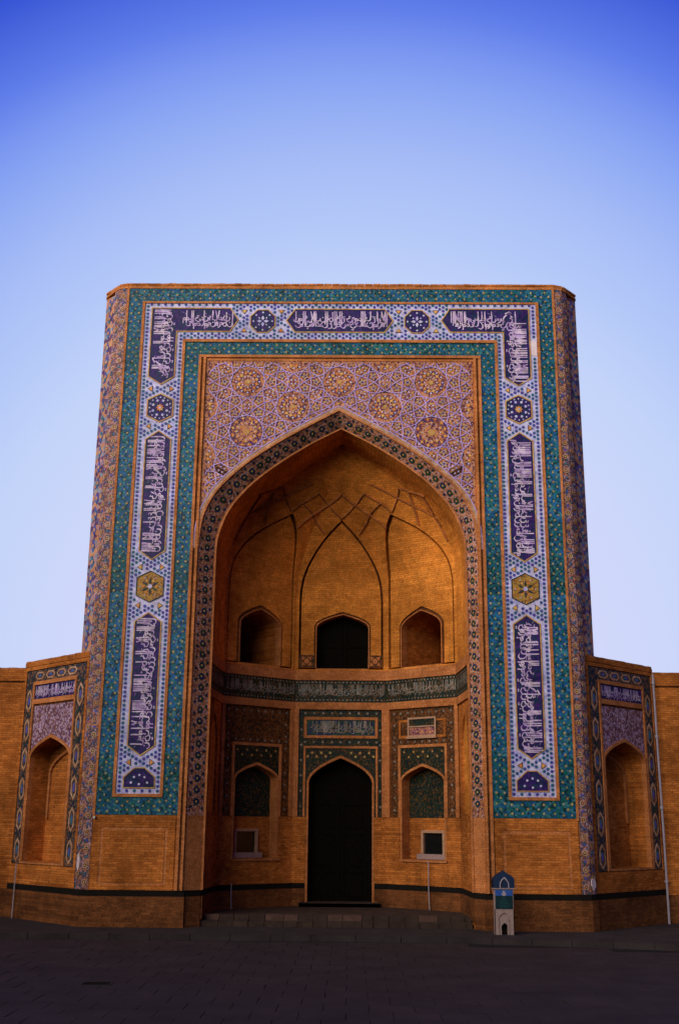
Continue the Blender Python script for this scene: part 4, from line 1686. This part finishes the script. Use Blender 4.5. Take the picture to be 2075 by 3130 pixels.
m2.prism([(c - 1.3, -0.35), (c + 1.3, -0.35), (c + 1.3, 0.5), (c - 1.3, 0.5)], lambda u, v, d: mp(u, d, -v), 0.29, 0.42, 'step_stone')
m2.build('threshold', portal)

# angled side walls with niches and small windows
for i, s in ((1, -1), (3, 1)):
    if s < 0:
        mp, t, n, L = wall_map(ROOM[1], ROOM[2])
        X = lambda u: u                      # u measured from the front corner
    else:
        mp, t, n, L = wall_map(ROOM[3], ROOM[4])
        X = lambda u, L=L: L - u
    R2 = lambda u0, u1, v0, v1: Rt(min(X(u0), X(u1)), max(X(u0), X(u1)), v0, v1)
    cc = X(1.45)
    NI = arch(cc, 0.84, 4.16, 4.68, 1.78)
    m2 = MB()
    regs = [(Rt(0, L, 0.0, 6.6), 0.0, 'brick'), (R2(0.14, 2.76, 3.07, 6.57), -0.02, 'brown_mosaic'),
            (R2(0.52, 2.42, 5.6, 6.2), -0.008, 'brick' if s > 0 else 'brown_mosaic'), (R2(0.6, 2.34, 5.68, 6.12), -0.03, 'brown_mosaic'),
            (R2(0.47, 2.43, 3.07, 5.38), 0.02, 'brick_trim'), (R2(0.56, 2.34, 3.07, 5.29), -0.02, 'green_mosaic'),
            (arch(cc, 0.91, 4.18, 4.77, 1.70), 0.015, 'brick_trim'), (NI, None, 'brick')]
    relief(m2, regs, mp, rim=-0.42)
    low_courses(m2, mp, [tuple(sorted((X(0), X(0.5)))), tuple(sorted((X(2.4), X(2.93))))])
    m2.rect(mp, *sorted((X(0.5), X(2.4))), 0.2, 0.83, 0.0, 0.05, 'brick_base')
    m2.rect(mp, *sorted((X(0.5), X(2.4))), 0.83, 1.0, 0.0, 0.012, 'dark_course')
    m2.rect(mp, *sorted((X(0.5), X(2.4))), 1.0, 1.68, 0.0, 0.022, 'brick')
    for u0, u1 in ((0.0, 0.13), (2.77, 2.93)):
        m2.rect(mp, *sorted((X(u0), X(u1))), 3.07, 6.57, 0.0, 0.055, 'brick_trim')
    # back of the niche
    m2.prism(arch(cc, 0.84, 4.16, 4.68, 3.06), mp, -0.43, -0.41, 'green_mosaic')
    m2.prism(Rt(cc - 0.84, cc + 0.84, 1.78, 3.06), mp, -0.43, -0.40, 'brick')
    m2.build('side_wall', portal)
    m2 = MB()
    m2.rect(mp, cc - 0.93, cc + 0.93, 1.70, 1.775, -0.4, 0.06, 'brick_trim')
    m2.build('niche_ledge', portal)
    # small window in the niche
    wc = X(1.33) if s < 0 else X(1.30)
    win = MB()
    z0, z1, hw = 1.95, 2.68, 0.46
    for a, b, q0, q1 in ((wc - hw, wc + hw, z1 - 0.08, z1), (wc - hw, wc - hw + 0.08, z0, z1 - 0.08), (wc + hw - 0.08, wc + hw, z0, z1 - 0.08)):
        win.rect(mp, a, b, q0, q1, -0.40, -0.30, 'white_frame')
    wo_ = win.build('niche_window', portal)
    m2 = MB()
    m2.rect(mp, wc - hw + 0.08, wc + hw - 0.08, z0, z1 - 0.08, -0.42, -0.39, 'pane_glass')
    m2.build('window_pane', wo_)
    m2 = MB()
    m2.rect(mp, wc - hw - 0.1, wc + hw + 0.1, 1.79, 1.95, -0.40, -0.2, 'sill_stone')
    m2.build('window_sill', wo_)
    for k in range(9):
        u = 0.3 + 0.29 * k
        for z in (6.42, 5.48):
            F2.append(frame_matrix(mp(X(u), z, -0.02), t, VV, n, 1.0))
    for u in (0.31, 2.6):
        for k in range(8):
            F2.append(frame_matrix(mp(X(u), 3.3 + 0.39 * k, -0.02), t, VV, n, 1.0))
    for k in range(9):
        F3.append(frame_matrix(mp(X(0.68 + 0.19 * k), 5.15 - 0.16 * (k % 2), -0.02), t, VV, n, 0.7))
    if s > 0:
        pl = MB()
        a, b = X(2.02), X(0.87)
        relief(pl, [(Rt(a, b, 5.62, 6.26), 0.04, 'white_frame'), (Rt(a + 0.06, b - 0.06, 5.98, 6.2), 0.0, 'green_mosaic'), (Rt(a + 0.06, b - 0.06, 5.68, 5.94), 0.0, 'rosette_mosaic')], mp, rim=-0.02)
        pl.prism(Rt(a - 0.02, b + 0.02, 5.57, 5.64), mp, -0.02, 0.08, 'white_frame')
        pl.build('framed_plaque', portal)
pieces('flower_tile', portal, flower2, F2)
pieces('gold_flower_tile', portal, flower3, F3)

# pale repair patches at the feet of the corner columns
for (x, z, w, h, s) in ((-7.2, 1.75, 0.15, 0.5, -1), (7.3, 1.28, 0.3, 0.36, 1)):
    m2 = MB()
    rr = random.Random(3 if s < 0 else 8)
    a, b = (Vector((-7.275, 0.03, 0)), Vector((-7.474, 0.216, 0))) if s < 0 else (Vector((7.275, 0.03, 0)), Vector((7.474, 0.216, 0)))
    t = (b - a).normalized()
    n = t.cross(Vector((0, 0, 1)))
    if n.y > 0:
        n = -n
    poly = [(0.13 + w * 0.5 * math.cos(q) * rr.uniform(.6, 1.1), z + h * 0.5 * math.sin(q) * rr.uniform(.7, 1.1)) for q in (2 * math.pi * k / 12 for k in range(12))]
    m2.prism(poly, lambda u, v, d: tuple(a + t * u + Vector((0, 0, v)) + n * d), 0.0, 0.02, 'plaster_patch')
    m2.build('bare_patch', portal)

# ================================================================== angled side wings with niches
lozenge = MB()
for k in (1.0,):
    o, q = [(0, -0.36), (0.15, -0.2), (0.15, 0.2), (0, 0.36), (-0.15, 0.2), (-0.15, -0.2)], [(0, -0.27), (0.09, -0.16), (0.09, 0.16), (0, 0.27), (-0.09, 0.16), (-0.09, -0.16)]
    for i in range(6):
        j = (i + 1) % 6
        lozenge.poly([(*o[i], .012), (*o[j], .012), (*q[j], .012), (*q[i], .012)], 'tan_tile')
        lozenge.poly([(*o[i], 0), (*o[j], 0), (*o[j], .012), (*o[i], .012)], 'tan_tile')
    lozenge.prism(ngon(6, 0.1, 0, 0.6, 1.5), LOC, 0, 0.01, 'hex_blue')
cross = MB()
for a in (45, -45):
    cross.prism([rotp((x, y), rad(a), (0, 0)) for x, y in ((-0.13, -0.02), (0.13, -0.02), (0.13, 0.02), (-0.13, 0.02))], LOC, 0, 0.012 + 0.001 * (a > 0), 'ring_tile')

for s, lab in ((-1, 'angled brick wing with tiled niche, left of the portal'), (1, 'angled brick wing with tiled niche in shadow, right of the portal')):
    wing = thing('wing_wall', lab, 'wall', (s * 7.5, 0.4, 0), 'niche wings beside the portal')
    A0 = Vector((0, 0, 0))
    t = Vector((s * .70711, .70711, 0))
    n = Vector((s * .70711, -.70711, 0))
    W = 3.84
    mp = lambda u, v, d: tuple(t * u + n * d + Vector((0, 0, v)))
    TOP = 7.74
    m2 = MB()
    c = 1.94
    NI = arch(c, 1.15, 4.72, 5.38, 1.66)
    regs = [(Rt(0.0, W, 0.0, TOP), 0.03, 'brick'), (Rt(0.12, 3.74, 1.58, 7.58), 0.008, 'dark_course'), (Rt(0.15, 3.71, 1.6, 7.55), 0.016, 'strip_mosaic'),
            (Rt(0.64, 3.24, 1.6, 7.19), 0.045, 'brick_trim'), (Rt(0.73, 3.15, 6.62, 7.08), 0.012, 'navy_tile'), (Rt(0.73, 3.15, 1.6, 6.47), 0.006, 'brown_mosaic'),
            (Rt(0.77, 3.11, 1.6, 6.4), 0.012, 'lilac_mosaic'), (arch(c, 1.235, 4.75, 5.48, 1.6), 0.04, 'brick_trim'), (NI, None, 'brick')]
    relief(m2, regs, mp, rim=-0.12)
    # top, end and back of the wall
    P = [(0.0, 0.03), (W, 0.03), (W, -0.9), (0.0, -3.0)]
    m2.poly([mp(u, TOP, d) for u, d in P], 'brick')
    m2.poly([mp(W, 0, 0.03), mp(W, 0, -0.9), mp(W, TOP, -0.9), mp(W, TOP, 0.03)], 'brick')
    m2.poly([mp(W, 0, -0.9), mp(0, 0, -3.0), mp(0, TOP, -3.0), mp(W, TOP, -0.9)], 'brick')
    m2.rect(mp, -0.02, W, TOP - 0.03, TOP + 0.075, -0.9, 0.05, 'brick')
    wf = m2.build('wall_face', wing)
    if s < 0:
        coping(wf, mp(W, 0, 0.04), mp(0.02, 0, 0.04), TOP + 0.076, n, deep=0.45)
    else:
        coping(wf, mp(0.02, 0, 0.04), mp(W, 0, 0.04), TOP + 0.076, n, deep=0.45)
    # square-sided niche with a slender blind arch on its back wall
    m2 = MB()
    BK = arch(c, 1.12, 4.72, 5.3, 1.66)
    DN = 0.66
    rows = [[mp(a[0] + (b[0] - a[0]) * f, a[1] + (b[1] - a[1]) * f, -0.12 - (DN - 0.12) * f) for a, b in zip(NI, BK)] for f in (0.0, 0.5, 1.0)]
    m2.grid(rows, 'brick')
    m2.poly(rows[-1], 'brick')
    m2.rect(mp, 0.79, 3.09, 1.58, 1.66, -DN, -0.02, 'brick')
    m2.build('niche', wing)
    m2 = MB()
    relief(m2, [(arch(c, 1.02, 4.3, 5.05, 2.95), -DN + 0.07, 'brick_trim'), (arch(c, 0.93, 4.27, 4.95, 2.95), None, 'brick')], mp, rim=-DN - 0.01)
    m2.build('niche_blind_arch', wing)
    m2 = MB()
    tw = -t if s < 0 else t
    if s < 0:
        inscription(m2, 2.36, 0.42, lambda q, h, d: mp(0.76 + q, 6.63 + h, 0.02 + d), 0, 'letter_tile', 33, w=0.024)
    else:
        inscription(m2, 2.36, 0.42, lambda q, h, d: mp(3.12 - q, 6.63 + h, 0.02 + d), 0, 'letter_tile', 71, w=0.024)
    m2.build('inscription', wing)
    lozP, crP = [], []
    for u in (0.395, 3.475):
        z = 2.0
        while z < 7.1:
            lozP.append(frame_matrix(mp(u, z, 0.016), tw, VV, n, 1.0))
            crP.append(frame_matrix(mp(u, z + 0.46, 0.016), tw, VV, n, 1.0))
            z += 0.92
    for u in (0.95, 1.6, 2.25, 2.9):
        lozP.append(frame_matrix(mp(u, 7.37, 0.016), VV, -tw, n, 0.8))
    me = lozenge.mesh('lozenge_tile')
    for M in lozP:
        o = link('lozenge_tile', me, wing)
        o.matrix_basis = M
    me = cross.mesh('cross_tile')
    for M in crP:
        o = link('cross_tile', me, wing)
        o.matrix_basis = M
    m2 = MB()
    m2.rect(mp, -0.06, W, 0.0, 0.83, 0.03, 0.09, 'brick_base')
    m2.build('base_course', wing)
    m2 = MB()
    m2.rect(mp, -0.04, W, 0.83, 1.0, 0.03, 0.05, 'dark_course')
    m2.build('damp_course', wing)

    # ---------------- plain walls running on from the wings
    lab2 = 'plain brick courtyard wall at the left edge of the picture' if s < 0 else 'plain brick courtyard wall behind the pale downpipe, at the right edge'
    wl = thing('courtyard_wall', lab2, 'wall', (s * 10.2, 3.1, 0), 'plain walls beside the wings')
    mq = lambda u, v, d: (s * u, -d, v)
    m2 = MB()
    m2.prism(Rt(-0.6, 14, 0.0, 7.22), mq, -1.4, 0.0, 'brick', True)
    m2.build('wall_face', wl)
    m2 = MB()
    m2.prism(Rt(-0.6, 14, 7.225, 7.27), mq, -1.35, -0.03, 'brick_base', True)
    m2.prism(Rt(-0.6, 14, 7.27, 7.64), mq, -1.4, 0.03, 'brick', True)
    cp = m2.build('coping', wl)
    coping(cp, (s * -0.5, -0.02, 0), (s * 2.8, -0.02, 0), 7.641, (0, -1, 0), deep=0.5)
    m2 = MB()
    m2.rect(mq, -0.05, 14, 0.0, 0.83, 0.0, 0.05, 'brick_base')
    m2.build('base_course', wl)

# ================================================================== small things
m2 = MB()
m2.tube([(10.2, 2.86, 7.62), (10.2, 2.86, 5), (10.21, 2.86, 2.5), (10.2, 2.86, 0.0)], 0.036, 'pipe_paint', 10)
for z in (1.2, 3.4, 5.6, 7.3):
    m2.tube([(10.2, 2.86, z), (10.2, 2.86, z + 0.07)], 0.06, 'pipe_paint', 10)
    m2.box(10.18, 10.22, 2.9, 3.11, z + 0.01, z + 0.05, 'iron')
tag(m2.build('downpipe'), 'slim pale downpipe standing against the right courtyard wall', 'pipe')
m2 = MB()
m2.tube([(-9.86, 2.55, 1.6), (-9.86, 2.54, 0.9), (-9.85, 2.5, 0.0)], 0.018, 'pipe_paint', 6)
tag(m2.build('cable'), 'thin pale cable running down below the left niche', 'cable')
for (x, y, z1, lab) in ((2.9, 3.36, 1.75, 'thin pale pipe below the small window right of the doorway'), (-3.25, 3.05, 1.05, 'thin pale pipe below the small window left of the doorway')):
    m2 = MB()
    m2.tube([(x, y, z1), (x, y, 0.9), (x + 0.02, y - 0.03, 0.29)], 0.016, 'pipe_paint', 6)
    tag(m2.build('drain_pipe'), lab, 'pipe', 'thin pipes in the archway')
m2 = MB()
m2.box(-6.98, -6.92, -0.14, -0.03, 2.96, 3.02, 'lamp_body')
m2.tube([(-6.95, -0.02, 2.99), (-6.95, -0.1, 2.99)], 0.015, 'iron', 6)
tag(m2.build('wall_lamp'), 'tiny white fixture on the left corner of the portal, below the teal band', 'lamp')
m2 = MB()
m2.prism([(-0.3, -0.2), (0.3, -0.2), (0.3, 0.2), (-0.3, 0.2)], lambda u, v, d: (-4.43 + u, -10.2 + v, d), PLAZA_Z - 0.03, PLAZA_Z + 0.005, 'iron')
for k in range(6):
    m2.prism([(-0.26, -0.16 + 0.06 * k), (0.26, -0.16 + 0.06 * k), (0.26, -0.13 + 0.06 * k), (-0.26, -0.13 + 0.06 * k)], lambda u, v, d: (-4.43 + u, -10.2 + v, d), PLAZA_Z, PLAZA_Z + 0.012, 'dark_course')
tag(m2.build('drain_cover'), 'dark iron drain cover set in the plaza paving', 'drain cover')

# ------------------------------------------------ information sign
SX, SY = 4.66, -0.95
sign = thing('information_sign', 'small pale information stele with a dark blue arched head', 'sign', (SX, SY, 0.0))
sm = lambda u, v, d: (u, -d, v)
m2 = MB()
relief(m2, [(Rt(-0.265, 0.265, 0.0, 0.66), 0.12, 'sign_stone'), (arch(0, 0.15, 0.42, 0.57, 0.0), 0.09, 'sign_stone'), (arch(0, 0.125, 0.38, 0.53, 0.0), 0.115, 'sign_stone'), (arch(0, 0.085, 0.2, 0.31, 0.0), None, 'sign_stone')], sm, rim=-0.06)
m2.prism(Rt(-0.265, 0.265, 0.66, 1.18), sm, -0.12, 0.1, 'sign_stone')
m2.prism([(-0.265, -0.12), (-0.245, -0.12), (-0.245, 0.12), (-0.265, 0.12)], lambda u, v, d: (u, -v, d), 0.0, 0.66, 'sign_stone')
m2.prism([(0.245, -0.12), (0.265, -0.12), (0.265, 0.12), (0.245, 0.12)], lambda u, v, d: (u, -v, d), 0.0, 0.66, 'sign_stone')
m2.poly([(-0.265, 0.12, 0), (0.265, 0.12, 0), (0.265, 0.12, 0.66), (-0.265, 0.12, 0.66)], 'sign_stone')
m2.poly([(-0.265, 0.06, 0), (0.265, 0.06, 0), (0.265, 0.06, 0.66), (-0.265, 0.06, 0.66)], 'dark_course')
m2.poly([(-0.265, -0.12, 0.66), (0.265, -0.12, 0.66), (0.265, 0.12, 0.66), (-0.265, 0.12, 0.66)], 'sign_stone')
m2.build('pedestal', sign)
m2 = MB()
m2.prism(Rt(-0.235, 0.235, 0.665, 1.165), sm, 0.1, 0.125, 'sign_panel')
panel = m2.build('text_panel', sign)
m2 = MB()
m2.prism(Rt(-0.235, 0.235, 1.01, 1.165), sm, 0.125, 0.129, 'sign_sky')
m2.build('panel_header', panel)
m2 = MB()
m2.prism([(x, 1.055 + y) for x, y in ((-0.07, 0), (-0.045, 0.03), (-0.03, 0.075), (0.0, 0.09), (0.03, 0.075), (0.045, 0.03), (0.07, 0), (0.03, -0.05), (-0.03, -0.05))], sm, 0.129, 0.133, 'pipe_paint')
m2.build('emblem', panel)
m2 = MB()
rr = random.Random(5)
for z, hw, k in ((0.955, 0.06, 3), (0.9, 0.05, 2), (0.85, 0.13, 5), (0.805, 0.1, 4), (0.76, 0.17, 7), (0.715, 0.12, 5)):
    x = -hw
    while x < hw:
        w = rr.uniform(0.02, 0.06)
        ribbon(m2, [(x, z), (x + w * 0.3, z + rr.uniform(0.003, 0.012)), (x + w * .7, z - rr.uniform(0, 0.006)), (min(x + w, hw + .02), z + 0.004)], 0.01, sm, 0.127, 'sign_print')
        x += w + 0.012
m2.build('small_print', panel)
m2 = MB()
HD = [(-0.3, 1.2), (0.3, 1.2), (0.3, 1.42), (0.285, 1.47), (0.2, 1.545), (0.1, 1.6), (0.0, 1.67), (-0.1, 1.6), (-0.2, 1.545), (-0.285, 1.47), (-0.3, 1.42)]
relief(m2, [(HD, 0.13, 'sign_blue'), (arch(0.02, 0.13, 1.28, 1.50, 1.2), 0.15, 'pipe_paint'), (arch(0.02, 0.105, 1.27, 1.465, 1.2), 0.11, 'sign_stone')], sm)
m2.prism(HD, sm, 0.125, -0.1, 'sign_blue', False)
m2.prism(HD, sm, -0.1, 0.12, 'sign_blue', False)
m2.prism(Rt(-0.305, 0.305, 1.18, 1.21), sm, -0.13, 0.14, 'sign_stone')
m2.build('arched_head', sign)

# ================================================================== unseen buildings added round the plaza to shade the lower facade
def shade_building(label, x0, x1, y0, y1, h, face):
    b = thing('unseen_shade_building', label, 'building', ((x0 + x1) / 2, (y0 + y1) / 2, 0))
    cx_, cy_ = (x0 + x1) / 2, (y0 + y1) / 2
    m2 = MB()
    m2.box(x0 - cx_, x1 - cx_, y0 - cy_, y1 - cy_, 0, h, 'brick')
    m2.build('wall', b)
    m2 = MB()
    m2.box(x0 - cx_ - 0.2, x1 - cx_ + 0.2, y0 - cy_ - 0.2, y1 - cy_ + 0.2, h + 0.005, h + 0.5, 'brick_trim')
    m2.build('parapet', b)
    L = (y1 - y0) if face == 'x' else (x1 - x0)
    k = int(L / 4.5)
    for i in range(k):
        q = -L / 2 + L * (i + 0.5) / k
        if face == 'x':
            mp = lambda u, v, d: (x1 - cx_ + d, q + u, v)
        else:
            mp = lambda u, v, d: (q + u, y1 - cy_ + d, v)
        for zb in (0.6, h * 0.52):
            m2 = MB()
            hh = h * 0.36
            relief(m2, [(Rt(-1.7, 1.7, zb, zb + hh + 0.3), 0.12, 'brick_trim'), (arch(0, 1.3, zb + hh * .62, zb + hh * .95, zb), 0.03, 'brick_base')], mp)
            m2.build('blind_arch', b)


shade_building('unseen brick building left of the plaza, added to shade the lower walls', -54, -30, -75, -1, 14.0, 'x')
shade_building('unseen brick building across the plaza, added to shade the lower walls', -60, 50, -82, -58, 14.0, 'y')
